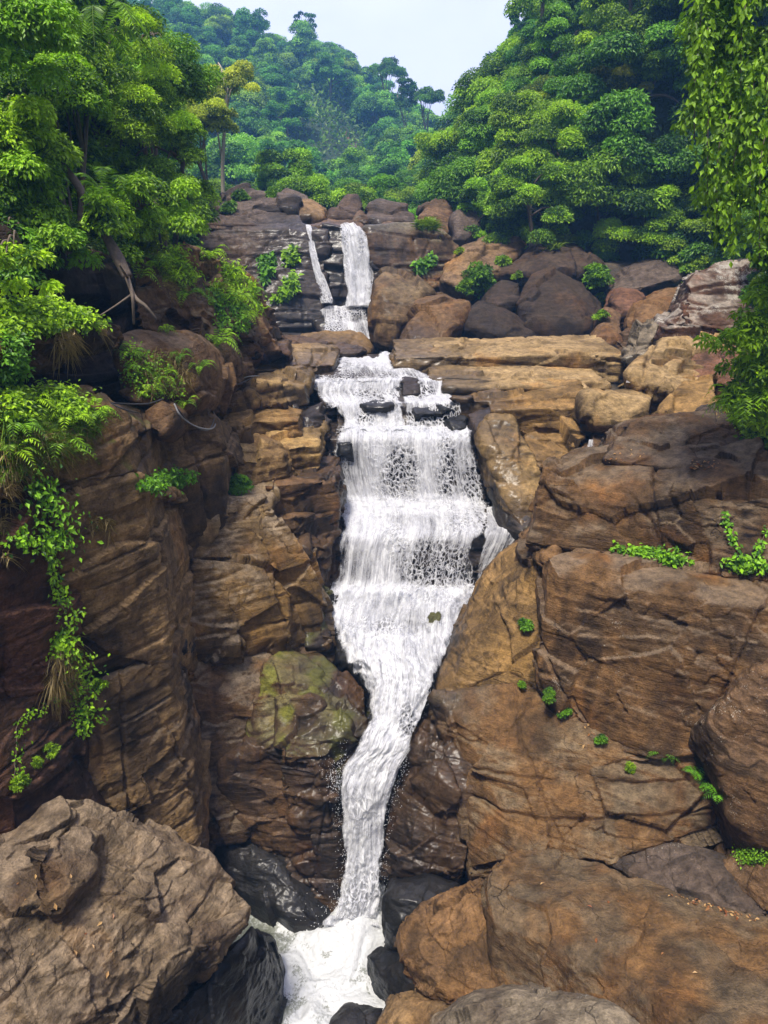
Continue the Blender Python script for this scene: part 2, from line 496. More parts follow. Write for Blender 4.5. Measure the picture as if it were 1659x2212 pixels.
# ------------------------------------------------------------------ rocks
PAL = {
 'tan': ((.30, .20, .088), (.185, .12, .052)),
 'ochre': ((.33, .21, .075), (.18, .108, .042)),
 'gold': ((0.242, 0.139, 0.0426), (0.137, 0.081, 0.0279)),
 'sand': ((0.231, 0.139, 0.0574), (0.126, 0.077, 0.0344)),
 'brown': ((0.168, 0.089, 0.0328), (0.084, 0.048, 0.0205)),
 'umber': ((0.121, 0.066, 0.0279), (0.061, 0.036, 0.0172)),
 'dark': ((.072, .041, .021), (.036, .022, .013)),
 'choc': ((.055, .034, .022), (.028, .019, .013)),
 'red': ((0.142, 0.063, 0.0312), (0.079, 0.040, 0.0213)),
 'warm': ((.20, .14, .08), (.105, .07, .042)),
 'clay': ((0.304, 0.188, 0.0779), (0.168, 0.104, 0.0476)),
 'grey': ((.19, .15, .10), (.11, .082, .056)),
 'mauve': ((.092, .064, .046), (.048, .036, .028)),
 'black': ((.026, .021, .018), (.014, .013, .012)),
}
ROCKS = []
def rock(name, label, cat, hulls, pal='brown', style='block', t=2.5, down=0., wet=0., lichen=0., moss=0., group=None, seed=None, top=None, k=1.0, bulge=None):
    ROCKS.append(dict(name=name, label=label, cat=cat, hulls=hulls, pal=pal, style=style, t=t, down=down, wet=wet, lichen=lichen, moss=moss, group=group, top=top, k=k, bulge=bulge))

def unit3(v): return v / (np.linalg.norm(v) + 1e-9)
def hull_mesh(pts):
    bm = bmesh.new()
    for p in pts: bm.verts.new(p)
    r = bmesh.ops.convex_hull(bm, input=bm.verts[:])
    kill = [v for v in bm.verts if not v.link_faces]
    for v in kill: bm.verts.remove(v)
    bmesh.ops.recalc_face_normals(bm, faces=bm.faces)
    bm.verts.ensure_lookup_table()
    V = [tuple(v.co) for v in bm.verts]
    idx = {v: i for i, v in enumerate(bm.verts)}
    F = [[idx[v] for v in f.verts] for f in bm.faces]
    bm.free()
    return V, F

STYLES = {  # big, facet, cell xy, cell z, groove, strata amp, strata h, strata groove, chips, scallops, fine, smoothing, joints, bulge
 'block':   dict(big=.06, fa=.30, cx=2.2, cz=1.2, gr=.02, sa=.06, sh=.6, sg=.06, ch=.13, sc=0, fine=.05, sm=1, jt=.10, bu=.05),
 'strata':  dict(big=.08, fa=.12, cx=2.8, cz=.6, gr=.05, sa=.16, sh=.42, sg=.11, ch=.10, sc=0, fine=.05, sm=1, jt=.06, bu=.03),
 'boulder': dict(big=.24, fa=.16, cx=2.6, cz=2.0, gr=.012, sa=.0, sh=.8, sg=.0, ch=.06, sc=.05, fine=.045, sm=8, jt=.0, bu=.34),
 'smooth':  dict(big=.20, fa=.16, cx=2.0, cz=1.5, gr=.015, sa=.02, sh=.7, sg=.02, ch=.07, sc=.05, fine=.045, sm=6, jt=.02, bu=.26),
 'sculpt':  dict(big=.20, fa=.34, cx=2.0, cz=1.4, gr=.03, sa=.03, sh=.4, sg=.04, ch=.13, sc=.34, fine=.05, sm=3, jt=.05, bu=.05),
 'wall':    dict(big=.10, fa=.24, cx=3.0, cz=2.0, gr=.02, sa=.05, sh=1.05, sg=.08, ch=.09, sc=.0, fine=.05, sm=2, jt=.12, bu=.04),
}
BVHS = []
def build_rocks():
    temps = []
    for q in ROCKS:
        allV, allF, off = [], [], 0
        ds = []
        for h in q['hulls']:
            t, dn = q['t'], q['down']
            if isinstance(h, dict):
                t, dn, flat, h = h.get('t', t), h.get('down', dn), h.get('flat', 0), h['p']
            else: flat = 0
            pts = [P(*p) for p in h]
            ds += [p[2] for p in h]
            A = np.array(pts)
            c = A.mean(0)
            back = A.copy()
            slope = np.maximum((CAMZ - A[:, 2]) / A[:, 1], 0) + .18
            back[:, 0] = c[0] + (A[:, 0] - c[0]) * .86
            back[:, 1] += t
            back[:, 2] -= t * slope
            if flat:                    # a tread: level top running back from the given front edge
                back = A.copy(); back[:, 1] += t; back[:, 2] += .02 * t
                low = A.copy(); low[:, 2] -= dn; low[:, 1] -= .05 * dn
                low2 = low.copy(); low2[:, 1] += t
                V, F = hull_mesh(np.concatenate([A, back, low, low2]))
                allV += V; allF += [[i + off for i in f] for f in F]; off += len(V)
                continue
            allp = [A, back]
            bu = STYLES[q['style']]['bu'] if q['bulge'] is None else q['bulge']
            rad = np.linalg.norm(A - c, axis=1).mean()
            if bu > .1:                 # pull the rim in a touch so neighbours stay apart
                A[:] = c + (A - c) * .97
            tocam = unit3(np.array([0, 0, CAMZ]) - c)
            allp.append(c + (A - c) * .62 + tocam * rad * bu)
            if bu > .1:
                allp.append(c + (A - c) * .86 + tocam * rad * bu * .62)
            if dn:
                lo = A.copy(); lo[:, 2] -= dn; lo[:, 1] += .25
                lo[:, 0] = c[0] + (A[:, 0] - c[0]) * .92
                allp.append(lo)
            V, F = hull_mesh(np.concatenate(allp))
            allV += V
            allF += [[i + off for i in f] for f in F]
            off += len(V)
        me = bpy.data.meshes.new('tmp')
        me.from_pydata(allV, [], allF)
        o = bpy.data.objects.new('tmp', me)
        COL.objects.link(o)
        md = o.modifiers.new('r', 'REMESH')
        md.mode = 'VOXEL'
        q['d'] = float(np.mean(ds))
        md.voxel_size = max(.026, q['d'] / 805 * 1.75)
        md.adaptivity = 0
        temps.append(o)
    dg = bpy.context.evaluated_depsgraph_get()
    dg.update()
    for k, (q, o) in enumerate(zip(ROCKS, temps)):
        ev = o.evaluated_get(dg)
        em = ev.to_mesh()
        n = len(em.vertices)
        V = np.empty(n * 3, np.float32); em.vertices.foreach_get('co', V); V = V.reshape(-1, 3).astype(float)
        nl = len(em.loops)
        L = np.empty(nl, np.int32); em.loops.foreach_get('vertex_index', L)
        E = np.empty(len(em.edges) * 2, np.int32); em.edges.foreach_get('vertices', E); E = E.reshape(-1, 2)
        quad = nl == 4 * len(em.polygons)
        if quad: F = L.reshape(-1, 4)
        else:
            F = np.array([list(p.vertices) + [p.vertices[-1]] * (4 - len(p.vertices)) for p in em.polygons])
        ev.to_mesh_clear()
        S = STYLES[q['style']]
        deg = np.bincount(E.ravel(), minlength=n).astype(float)
        for _ in range(S['sm']):
            A = np.stack([np.bincount(E[:, 0], V[E[:, 1], c], n) + np.bincount(E[:, 1], V[E[:, 0], c], n) for c in range(3)], -1) / deg[:, None]
            V = V + .6 * (A - V)
        def normals(V):
            a, b, c, d = V[F[:, 0]], V[F[:, 1]], V[F[:, 2]], V[F[:, 3]]
            fn = np.cross(c - a, d - b)
            Nn = np.stack([sum(np.bincount(F[:, j], fn[:, c_], n) for j in range(4)) for c_ in range(3)], -1)
            return Nn / (np.linalg.norm(Nn, axis=1)[:, None] + 1e-12)
        Nn = normals(V)
        sc = max(.45, min(1.6, q['d'] / 18.)) * q['k']          # feature size grows a little with distance
        p = V + 37.7 * (k + 1) * np.array([1, .7, .3])
        wv = np.stack([vn(p * .8), vn(p * .8 + 31), vn(p * .8 + 57)], -1)
        pw = p + wv * (.14 if S['jt'] > .04 else .4)
        disp = S['big'] * sc * fbm(p * .5 / sc, 3)
        vis = ((np.array([0, 0, CAMZ]) - V) * Nn).sum(1) / np.linalg.norm(V - np.array([0, 0, CAMZ]), axis=1) > -.35
        def wor(pp):
            c_, d_, g_, o_ = worley(pp[vis])
            cc = np.zeros(n, np.int64); cc[vis] = c_
            dd_ = np.full(n, .5); dd_[vis] = d_
            gg = np.ones(n); gg[vis] = g_
            oo = np.zeros((n, 3)); oo[vis] = o_
            return cc, dd_, gg, oo
        cid, d1, gap, off = wor(pw / np.array([S['cx'], S['cx'], S['cz']]) / sc)
        facet = (off * VAL[cid, 4:7]).sum(1) * 1.1 + VAL[cid, 7] * .35
        disp += S['fa'] * sc * facet
        disp -= S['gr'] * sc * np.exp(-(gap / .04) ** 2) * sstep(.0, .4, vn(p * .6 + 5))
        chm = sstep(-.15, .3, fbm(p * .55 / sc + 77, 3))
        c2, e1, g2, o2 = wor((p + wv * .15) / np.array([.75, .75, .38]) / sc + 5)
        disp += S['ch'] * sc * chm * ((o2 * VAL[c2, 4:7]).sum(1) + VAL[c2, 7] * .4)
        if S['sc']:
            qs = np.stack([p[:, 0] * .8 + p[:, 1] * .5, p[:, 1] * .8 - p[:, 0] * .5, p[:, 2] * 1.1], -1)
            for sz in (1.7, .62):
                c3, e3, g3, o3 = wor((qs + wv * .35) / np.array([1.5, .8, 1.]) / sc / sz)
                disp += S['sc'] * sc * sz * (.35 + .65 * sstep(-.2, .3, VAL[c3, 3])) * (np.minimum(e3, .9) ** 2 - .3)
        side = 1 - Nn[:, 2] ** 2
        if S['sa']:
            zz = (p[:, 2] + .06 * p[:, 0] + .22 * vn(p * .4 + 3)) / (S['sh'] * sc)
            kk = np.floor(zz).astype(np.int64); fr = zz - kk
            h1 = VAL[hsh(kk, kk * 3 + 1, kk * 0 + k), 0]
            h2 = VAL[hsh(kk + 1, kk * 3 + 4, kk * 0 + k), 0]
            lay = h1 + (h2 - h1) * sstep(.93, 1.0, fr)
            disp += S['sa'] * sc * lay * side
            e = np.minimum(fr, 1 - fr)
            disp -= S['sg'] * sc * np.exp(-(e / .05) ** 2) * side * sstep(-.35, .35, vn(p * np.array([.35, .35, 1.5]) + 11))
        if S['jt']:
            rj = np.random.RandomState(k * 7 + 3)
            cen, ext = V.mean(0), V.max(0) - V.min(0)
            for jn in range(5):
                nr = unit3(np.array([rj.randn(), rj.randn() * .4, .25 * rj.randn()]) if jn < 3 else np.array([.12 * rj.randn(), .1 * rj.randn(), 1]))
                pc = cen + (rj.rand(3) - .5) * ext * .7
                ds_ = (V - pc) @ nr + .045 * sc * vn(p * .9 / sc + jn * 9) + .025 * vn(p * 5 + jn)
                on = sstep(-.25, .1, vn(p * .45 / sc + 40 + jn * 5))
                disp += S['jt'] * sc * .5 * rj.uniform(-1, 1) * sstep(-.015, .015, ds_ / sc) * on
                disp -= S['jt'] * sc * 1.1 * np.exp(-(ds_ / (.028 * sc)) ** 2) * on
        disp += S['fine'] * fbm(p * 2.6, 4, .6)
        disp += .9 * S['fine'] * -np.abs(fbm(p * np.array([1.1, 1.1, 4.5]) + 3, 4))
        V = V + Nn * disp[:, None]
        Nn = normals(V)
        # colours of the stone: bedding, iron patches, run-off stains, separate tone on upward faces
        a, b = np.array(PAL[q['pal']][0]), np.array(PAL[q['pal']][1])
        m = sstep(-.35, .35, fbm(p * .8 / sc, 4) + .35 * VAL[cid, 6])
        C = b + (a - b) * m[:, None]
        iron = sstep(.12, .5, fbm(p * np.array([.9, .9, .5]) + 71, 4))
        C = C * (1 + .6 * iron[:, None] * np.array([.35, .08, -.25]))
        algae = sstep(.02, .42, fbm(p * np.array([.55, .55, .4]) / sc + 133, 4)) * sstep(1.0, .55, Nn[:, 2])
        C = C * (1 - .6 * algae)[:, None]
        band = fbm(np.stack([p[:, 0] * .15, p[:, 1] * .15, p[:, 2] * 3.2 / sc], -1), 3)
        C = C * (1 + .28 * band)[:, None]
        streak = sstep(.05, .45, fbm(p * np.array([2.2, 2.2, .16]) + 23, 4)) * sstep(.95, .3, Nn[:, 2]) * sstep(-.3, .3, vn(p * .3 + 91))
        C = C * (1 - .62 * streak)[:, None]
        top_mask = sstep(.35, .85, Nn[:, 2]) * sstep(-.4, .25, fbm(p * 1.3 + 47, 4))  # upward faces take the top colour, broken up by noise
        topc = np.array(q['top']) if q['top'] else a * 1.25 + .015
        C = C + (topc - C) * (.72 * top_mask)[:, None]
        ci = ((p[:, 0] * 0) + 1)
        # wet by the water
        D = np.full(n, 9.)
        WN = WPTS[((WPTS > V.min(0) - 4) & (WPTS < V.max(0) + 4)).all(1)]
        for wp in WN:
            dd = ((V - wp) ** 2).sum(1)
            D = np.minimum(D, np.sqrt(dd))
        sp = max(.9, q['d'] * .045)
        wet = np.clip(sstep(sp * 2.1, sp * .4, D + .45 * vn(p * 1.1)) + q['wet'] * sstep(-.7, .15, fbm(p * np.array([.8, .8, .4]) + 7, 3) + q['wet'] - .35), 0, 1)
        if q['moss']:
            mo = sstep(.0, .35, fbm(p * 1.6 + 13, 4) + .25 * (Nn[:, 2] - .3) + q['moss'] - .5)
            C = C + (np.array((.17, .17, .022)) - C) * (mo * .85)[:, None]
        me = mesh_np(q['name'], V, F) if quad else mesh_mixed(q['name'], V, F)
        attr(me, 'col', np.clip(C, .008, .8), 'FLOAT_COLOR')
        attr(me, 'wet', wet)
        attr(me, 'lichen', np.full(n, q['lichen']) * sstep(-.25, .3, vn(p * .7 + 61)) * (.45 + .55 * sstep(-.1, .8, Nn[:, 2])))
        ob = obj(q['name'], me, M_ROCK)
        tag(ob, q['label'], q['cat'], q['group'])
        BVHS.append((ob, BVHTree.FromPolygons(V.tolist(), F.tolist() if quad else [list(f)[:3] if f[2] == f[3] else list(f) for f in F])))
    for o in temps:
        m_ = o.data
        bpy.data.objects.remove(o)
        bpy.data.meshes.remove(m_)
def hit(px, py, only=None):
    """first rock surface behind a picture point: (point, normal, distance)"""
    r = ray(px, py); r = Vector(r / np.linalg.norm(r))
    best = None
    for o, b in BVHS:
        if only and o not in only: continue
        h = b.ray_cast(Vector((0, 0, CAMZ)), r)
        if h[0] is not None and (best is None or h[3] < best[2]):
            best = (h[0], h[1], h[3])
    return best
# ------------------------------------------------------------------ every block, ledge and boulder
# left foreground
rock('boulder', 'huge sculpted brown boulder with scooped hollows in the lower left foreground', 'boulder',
     [dict(p=[(-160, 1850, 9.6), (0, 1800, 10.7), (90, 1765, 11.1), (170, 1744, 11.4), (240, 1750, 11.5), (300, 1800, 11.6), (390, 1822, 11.8), (450, 1850, 11.7), (505, 1905, 11.5), (536, 1968, 11.15),
       (520, 2000, 10.9), (430, 2085, 10.1), (330, 2170, 9.4), (200, 2290, 8.3), (0, 2340, 7.4), (-200, 2320, 7.2), (-260, 2000, 8.6)], down=.55, t=.6),
      dict(p=[(-250, 2000, 8.8), (100, 1850, 10.2), (330, 1900, 10.7), (440, 1985, 10.9), (330, 2120, 9.8), (150, 2260, 8.5), (-220, 2330, 7.3)], down=5., t=1.2),
      dict(p=[(60, 1830, 9.9), (150, 1790, 10.6), (220, 1800, 10.9), (200, 1880, 10.1), (120, 1960, 9.4), (70, 1900, 9.6)], down=1.2, t=.4)],
     'warm', 'sculpt', 1.2, 4.2, top=(0.29, 0.215, 0.14))
rock('boulder', 'wet black slab leaning into the pool below the big sculpted boulder', 'boulder',
     [[(310, 2235, 9.5), (400, 2140, 10.3), (470, 2075, 10.9), (545, 1992, 11.8), (572, 2012, 12.0), (603, 2090, 12.25), (592, 2150, 11.9), (550, 2240, 11.0), (430, 2300, 9.8)]],
     'black', 'boulder', 1.2, 4.2, wet=.95)
# left cliff
rock('cliff_block', 'grassy topped brown block at the top of the left cliff by the cables', 'cliff',
     [[(-120, 860, 11.4), (0, 845, 13.2), (100, 835, 14.4), (190, 842, 15), (230, 868, 15.1), (268, 898, 14.95), (300, 990, 14.75), (306, 1022, 14.6), (200, 1046, 13.6), (100, 1080, 12.8), (0, 1075, 11.9), (-140, 1080, 11)]],
     'sand', 'wall', 3.0, 0, top=(.16, .11, .07), moss=.2)
rock('cliff_block', 'tall brown cliff face with pale vertical stains left of the dark crevice', 'cliff',
     [[(100, 1085, 12.9), (200, 1046, 13.75), (302, 1024, 14.7), (320, 1150, 14.85), (342, 1250, 14.85), (362, 1335, 14.9), (356, 1415, 14.6), (200, 1462, 13.35), (128, 1480, 12.8)]],
     'clay', 'wall', 3.0, 0)
rock('cliff_block', 'reddish brown cliff face behind the hanging vines at the left edge', 'cliff',
     [[(-150, 1070, 10.9), (0, 1066, 12.1), (108, 1082, 12.95), (130, 1300, 12.75), (140, 1485, 12.6), (0, 1510, 11.6), (-150, 1540, 10.5)]],
     'red', 'wall', 3.0, 0)
rock('cliff_block', 'broad rough brown block at the foot of the left cliff', 'cliff',
     [[(178, 1482, 13.0), (280, 1440, 13.9), (356, 1412, 14.5), (352, 1460, 14.35), (392, 1590, 14.45), (412, 1740, 14.35), (427, 1816, 14.05), (290, 1850, 12.9), (200, 1780, 12.5), (165, 1600, 12.75)]],
     'clay', 'wall', 3.0, 2.0, top=(0.19, 0.14, 0.09))
rock('cliff_block', 'dark reddish wet block under the vines at the lower left edge', 'cliff',
     [[(-150, 1530, 10.6), (0, 1505, 11.7), (142, 1485, 12.65), (185, 1600, 12.75), (212, 1750, 12.35), (190, 1810, 12.0), (0, 1850, 10.9), (-150, 1880, 9.8)]],
     'red', 'wall', 3.0, 1.5, wet=.45)
# left recess with overhangs
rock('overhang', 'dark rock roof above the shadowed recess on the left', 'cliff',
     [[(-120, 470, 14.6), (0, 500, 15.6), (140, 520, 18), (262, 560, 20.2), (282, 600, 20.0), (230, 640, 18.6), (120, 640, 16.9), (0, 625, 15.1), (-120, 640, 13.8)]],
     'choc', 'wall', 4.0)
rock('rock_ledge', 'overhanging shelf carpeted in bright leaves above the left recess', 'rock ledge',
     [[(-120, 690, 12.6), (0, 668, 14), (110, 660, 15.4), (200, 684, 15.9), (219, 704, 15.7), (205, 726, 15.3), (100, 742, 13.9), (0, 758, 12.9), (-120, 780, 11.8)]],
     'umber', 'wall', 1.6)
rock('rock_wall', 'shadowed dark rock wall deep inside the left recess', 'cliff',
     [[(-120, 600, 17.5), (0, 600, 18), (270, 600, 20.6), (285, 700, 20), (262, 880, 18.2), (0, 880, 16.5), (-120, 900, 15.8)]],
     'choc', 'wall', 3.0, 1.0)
rock('boulder', 'rounded brown boulder with ferns beside the left recess', 'boulder',
     [[(240, 725, 17.9), (296, 700, 18.8), (390, 703, 19.6), (432, 730, 19.5), (455, 785, 19.2), (448, 850, 18.5), (400, 880, 17.9), (300, 880, 17.2), (258, 850, 17.2), (238, 780, 17.4)]],
     'brown', 'boulder', 2.5, top=(0.18, 0.125, 0.08))
rock('cliff_block', 'square brown block under the cables in the left cliff', 'cliff',
     [[(278, 882, 17.4), (360, 866, 18.3), (440, 872, 19.1), (468, 905, 19.3), (484, 995, 18.9), (400, 1022, 18), (298, 1040, 17.1), (276, 955, 17.1)]],
     'sand', 'wall', 3.0, 2.5)
rock('boulder', 'round hanging stone under the cables on the left', 'boulder',
     [[(300, 884, 16.85), (345, 862, 17.15), (386, 884, 17.1), (382, 920, 16.85), (350, 944, 16.6), (312, 928, 16.6)]],
     'umber', 'boulder', .8)
rock('outcrop', 'stepped outcrop overgrown with bright grass on the left bank', 'outcrop',
     [[(280, 600, 20.4), (290, 550, 21.6), (400, 520, 24.2), (470, 552, 25.6), (540, 600, 27), (562, 665, 27), (584, 730, 27), (500, 770, 24.5), (440, 760, 22.3), (300, 705, 19.7)],
      [(400, 640, 22.4), (470, 660, 23.5), (510, 780, 23.0), (440, 810, 20.6), (430, 740, 21)]],
     'brown', 'block', 3.0, 0, top=(.2, .15, .08))
rock('outcrop', 'thin layered rock spur at the foot of the grassy outcrop', 'outcrop',
     [[(560, 640, 28.2), (590, 690, 28.4), (604, 742, 28), (560, 770, 26.8), (520, 760, 26)], [(540, 700, 27), (600, 735, 27.6), (612, 760, 27.4), (540, 775, 26.2)]],
     'brown', 'strata', 2.5)
# left terraces beside the falls
rock('rock_ledge', 'low golden terrace at the left lip of the upper stream', 'rock ledge',
     [dict(p=[(530, 780, 27.4), (640, 774, 29.2), (728, 786, 29.7)], t=3.0, down=0.8, flat=1), dict(p=[(520, 796, 26.6), (600, 794, 27.6), (690, 798, 28.6)], t=2.5, down=0.6, flat=1)],
     'ochre', 'strata', 2.0, .8)
rock('rock_ledge', 'narrow brown step above the golden terrace left of the stream', 'rock ledge',
     [dict(p=[(495, 756, 28.2), (560, 750, 29.4), (628, 752, 30.6)], t=3.0, down=0.7, flat=1), dict(p=[(600, 742, 31.5), (700, 752, 32)], t=2, down=0.6, flat=1)],
     'brown', 'strata', 2.0, .8)
rock('boulder', 'long low brown boulder in front of the far waterfall base', 'boulder',
     [[(622, 752, 33.8), (652, 724, 35.6), (700, 712, 36.6), (770, 726, 36.6), (806, 750, 35.4), (806, 762, 34.6), (700, 764, 33.6)]],
     'gold', 'smooth', 2.0, .6)
rock('boulder', 'small flat brown stone lying before the far waterfall', 'boulder',
     [[(690, 752, 33.2), (730, 736, 34), (780, 740, 34), (800, 756, 33.4), (770, 765, 32.8), (700, 765, 32.6)]],
     'brown', 'smooth', 1.2, .5)
rock('rock_ledge', 'smooth golden block on the left bank beside the first step', 'rock ledge',
     [dict(p=[(545, 838, 24.6), (600, 826, 25.4), (657, 838, 25.9)], t=2.2, down=1.0, flat=1)],
     'ochre', 'block', 2.0, 1.0, k=.7)
rock('rock_ledge', 'upright tan block at the outer end of the left terraces', 'rock ledge',
     [dict(p=[(465, 852, 23.2), (500, 846, 23.6), (546, 848, 24.0)], t=2.2, down=1.4, flat=1)],
     'gold', 'block', 2.0, 1.0, k=.7)
rock('rock_ledge', 'second brown step of the left terraces', 'rock ledge',
     [dict(p=[(500, 912, 22.9), (575, 902, 23.6), (646, 908, 24.0)], t=2.4, down=1.0, flat=1), dict(p=[(463, 924, 22.0), (547, 918, 22.7)], t=2.2, down=1.0, flat=1)],
     'gold', 'block', 2.0, .8, k=.7)
rock('rock_ledge', 'wet black rock wedged against the left side of the upper steps', 'rock ledge',
     [[(612, 896, 25), (650, 880, 26), (694, 884, 26), (722, 910, 25.7), (716, 945, 25.2), (650, 940, 24.6)]],
     'dark', 'sculpt', 1.8, 1.0, wet=.6, k=.6)
rock('rock_ledge', 'third golden step jutting out left of the main curtain', 'rock ledge',
     [dict(p=[(472, 970, 21.4), (545, 962, 22.2), (690, 963, 23.3)], t=2.6, down=0.95, flat=1), dict(p=[(505, 992, 21.0), (614, 986, 22.0)], t=2.0, down=0.8, flat=1)],
     'ochre', 'block', 2.0, 1.0, k=.7)
rock('rock_ledge', 'dark wet shelf tucked behind the left edge of the main curtain', 'rock ledge',
     [[(680, 960, 24.6), (704, 950, 25), (730, 960, 25), (735, 1030, 24.4), (690, 1035, 23.9)]],
     'dark', 'block', 2.0, 1.0, wet=.7, k=.7)
rock('rock_ledge', 'broad tan ledge with a round green bush on it left of the falls', 'rock ledge',
     [dict(p=[(312, 1098, 19.0), (440, 1106, 19.3), (578, 1094, 20.0)], t=3.2, down=1.3, flat=1), dict(p=[(330, 1128, 18.5), (460, 1130, 18.9), (560, 1122, 19.5)], t=3.0, down=1.0, flat=1)],
     'tan', 'block', 2.5, 1.5, top=(.32, .24, .15))
rock('rock_ledge', 'dark dripping block jutting toward the main curtain on the left', 'rock ledge',
     [dict(p=[(575, 1048, 20.9), (650, 1040, 21.7), (727, 1038, 22.3)], t=2.4, down=1.5, flat=1)],
     'brown', 'block', 2.0, .8, wet=.5, k=.8)
rock('cliff_block', 'brown jointed wall right against the lower curtain on its left', 'cliff',
     [dict(p=[(600, 1120, 20.7), (660, 1114, 21.4), (729, 1112, 22.2)], t=2.4, down=2.9, flat=1), dict(p=[(655, 1180, 20.6), (712, 1176, 21.5)], t=2.0, down=2.0, flat=1)],
     'brown', 'block', 2.5, 1.5, wet=.4, k=.7)
rock('cliff_block', 'large golden brown face with a pale sloping brow left of the lower falls', 'cliff',
     [[(330, 1140, 18.3), (375, 1112, 18.9), (430, 1098, 19.4), (562, 1080, 20.2), (604, 1120, 20.0), (645, 1190, 19.7), (694, 1262, 19.7), (714, 1332, 19.6), (710, 1392, 19.3), (600, 1404, 18.4), (362, 1400, 17.2), (344, 1290, 17.4), (328, 1190, 17.9)],
      dict(p=[(420, 1210, 17.9), (560, 1215, 18.8), (640, 1280, 18.8), (640, 1380, 18.3), (400, 1380, 17.1)], t=1)],
     'gold', 'block', 3.0, 1.0, top=(.34, .26, .17))
rock('cliff_block', 'mossy dark corner stone at the left foot of the lower curtain', 'cliff',
     [[(660, 1290, 20.4), (690, 1262, 20.9), (716, 1275, 21.1), (720, 1340, 20.3), (714, 1400, 19.3), (660, 1395, 19)]],
     'dark', 'block', 1.5, 1.0, wet=.4, moss=.55, k=.6)
rock('boulder', 'small dark stone wedged in the crevice of the left cliff', 'boulder',
     [[(350, 1386, 15.95), (372, 1374, 16.2), (404, 1380, 16.3), (402, 1404, 16), (386, 1420, 15.8), (354, 1414, 15.7)]],
     'mauve', 'block', .8, k=.5)
rock('cliff_block', 'smooth brown bulging block beside the dark crevice', 'cliff',
     [[(376, 1450, 16.7), (398, 1406, 17.5), (460, 1392, 18.2), (545, 1396, 18.6), (578, 1420, 18.2), (572, 1470, 17.4), (600, 1560, 16.7), (570, 1700, 16.0), (520, 1810, 15.5), (430, 1770, 15.5), (388, 1570, 16.2)]],
     'brown', 'smooth', 3.0, 2.5, top=(.26, .2, .13), bulge=.08)
rock('cliff_block', 'mossy green and black rock bulging into the plunging chute from the left', 'cliff',
     [[(566, 1446, 17.4), (590, 1410, 18.5), (690, 1404, 18.9), (735, 1440, 18.4), (788, 1480, 17.8), (804, 1532, 17.1), (797, 1590, 16.5), (720, 1655, 15.9), (600, 1645, 15.9), (556, 1560, 16.5)],
      dict(p=[(600, 1500, 16.9), (700, 1500, 16.9), (760, 1560, 16.5), (700, 1640, 15.7), (600, 1640, 15.6)], t=1)],
     'umber', 'sculpt', 2.5, 1.5, wet=.2, moss=.45, top=(.22, .19, .07), k=.75)
rock('cliff_block', 'glistening dark rock at the left of the jet above the pool', 'cliff',
     [[(470, 1650, 16.0), (560, 1580, 16.4), (640, 1610, 16.0), (722, 1650, 15.9), (735, 1760, 15.6), (748, 1860, 15.4), (726, 2020, 14.5), (640, 1990, 15.0), (560, 1860, 15.6), (490, 1760, 15.7)],
      dict(p=[(600, 1650, 15.6), (680, 1660, 15.5), (722, 1700, 15.5), (710, 1790, 15.3), (640, 1780, 15.3)], t=1)],
     'umber', 'block', 2.5, .5, wet=.5, k=.8)
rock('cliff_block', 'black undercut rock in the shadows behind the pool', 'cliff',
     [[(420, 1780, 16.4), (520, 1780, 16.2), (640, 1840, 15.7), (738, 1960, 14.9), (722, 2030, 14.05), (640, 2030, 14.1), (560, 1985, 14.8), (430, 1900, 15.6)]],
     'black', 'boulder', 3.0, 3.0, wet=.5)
# beds under the water
rock('rock_ledge', 'dark stepped bed behind the main water curtain', 'rock ledge',
     [[(690, 946, 25.5), (860, 944, 25.4), (1036, 946, 25.5), (1064, 1100, 24.95), (724, 1100, 24.95), (700, 930, 26.4), (1022, 930, 26.4)]],
     'mauve', 'strata', 2.5, 2.0, wet=.9)
rock('rock_ledge', 'dark stepped bed behind the lower water curtain', 'rock ledge',
     [[(722, 1156, 22.9), (900, 1154, 22.8), (1132, 1150, 23.1), (1070, 1235, 22.5), (1022, 1290, 22.25), (712, 1290, 22.25), (726, 1096, 24.75), (1060, 1100, 24.8), (1134, 1136, 23.4)]],
     'mauve', 'strata', 2.5, 2.0, wet=.9)
rock('rock_ledge', 'smooth dark rock under the foaming chute', 'rock ledge',
     [[(704, 1290, 21.9), (1032, 1284, 21.9), (1004, 1400, 19.6), (952, 1484, 17.95), (790, 1484, 17.95), (738, 1424, 18.8), (706, 1350, 20.5)]],
     'black', 'smooth', 2.5, 2.0, wet=1., bulge=.03)
rock('rock_wall', 'black rock wall behind the plunging jet', 'cliff',
     [[(790, 1492, 17.95), (940, 1492, 17.95), (890, 1640, 16.75), (740, 1660, 16.5), (730, 1990, 15.6), (830, 1990, 15.6)]],
     'black', 'smooth', 2.5, 1.0, wet=1., bulge=.03)
rock('rock_ledge', 'dark middle steps under the upper cascade', 'rock ledge',
     [[(672, 832, 28.5), (860, 826, 28.8), (970, 828, 28.8), (1004, 868, 27.3), (870, 872, 27), (700, 872, 27.1), (680, 818, 29.4), (960, 816, 29.4)]],
     'mauve', 'strata', 2.0, 1.2, wet=.9)
rock('rock_ledge', 'dark lower steps under the upper cascade', 'rock ledge',
     [[(722, 880, 26.85), (870, 876, 26.75), (1016, 876, 26.9), (1022, 934, 26.05), (880, 934, 25.95), (724, 934, 26.1), (716, 868, 27.3), (1004, 866, 27.3)]],
     'mauve', 'strata', 2.0, 1.2, wet=.9)
rock('rock_ledge', 'squared wet stone showing through the upper cascade', 'rock ledge',
     [[(864, 826, 27.9), (905, 824, 28.1), (912, 850, 27.5), (868, 856, 27.2), (870, 816, 28.8), (905, 816, 28.8)]],
     'dark', 'smooth', 1.2, .4, wet=.9, k=.5)
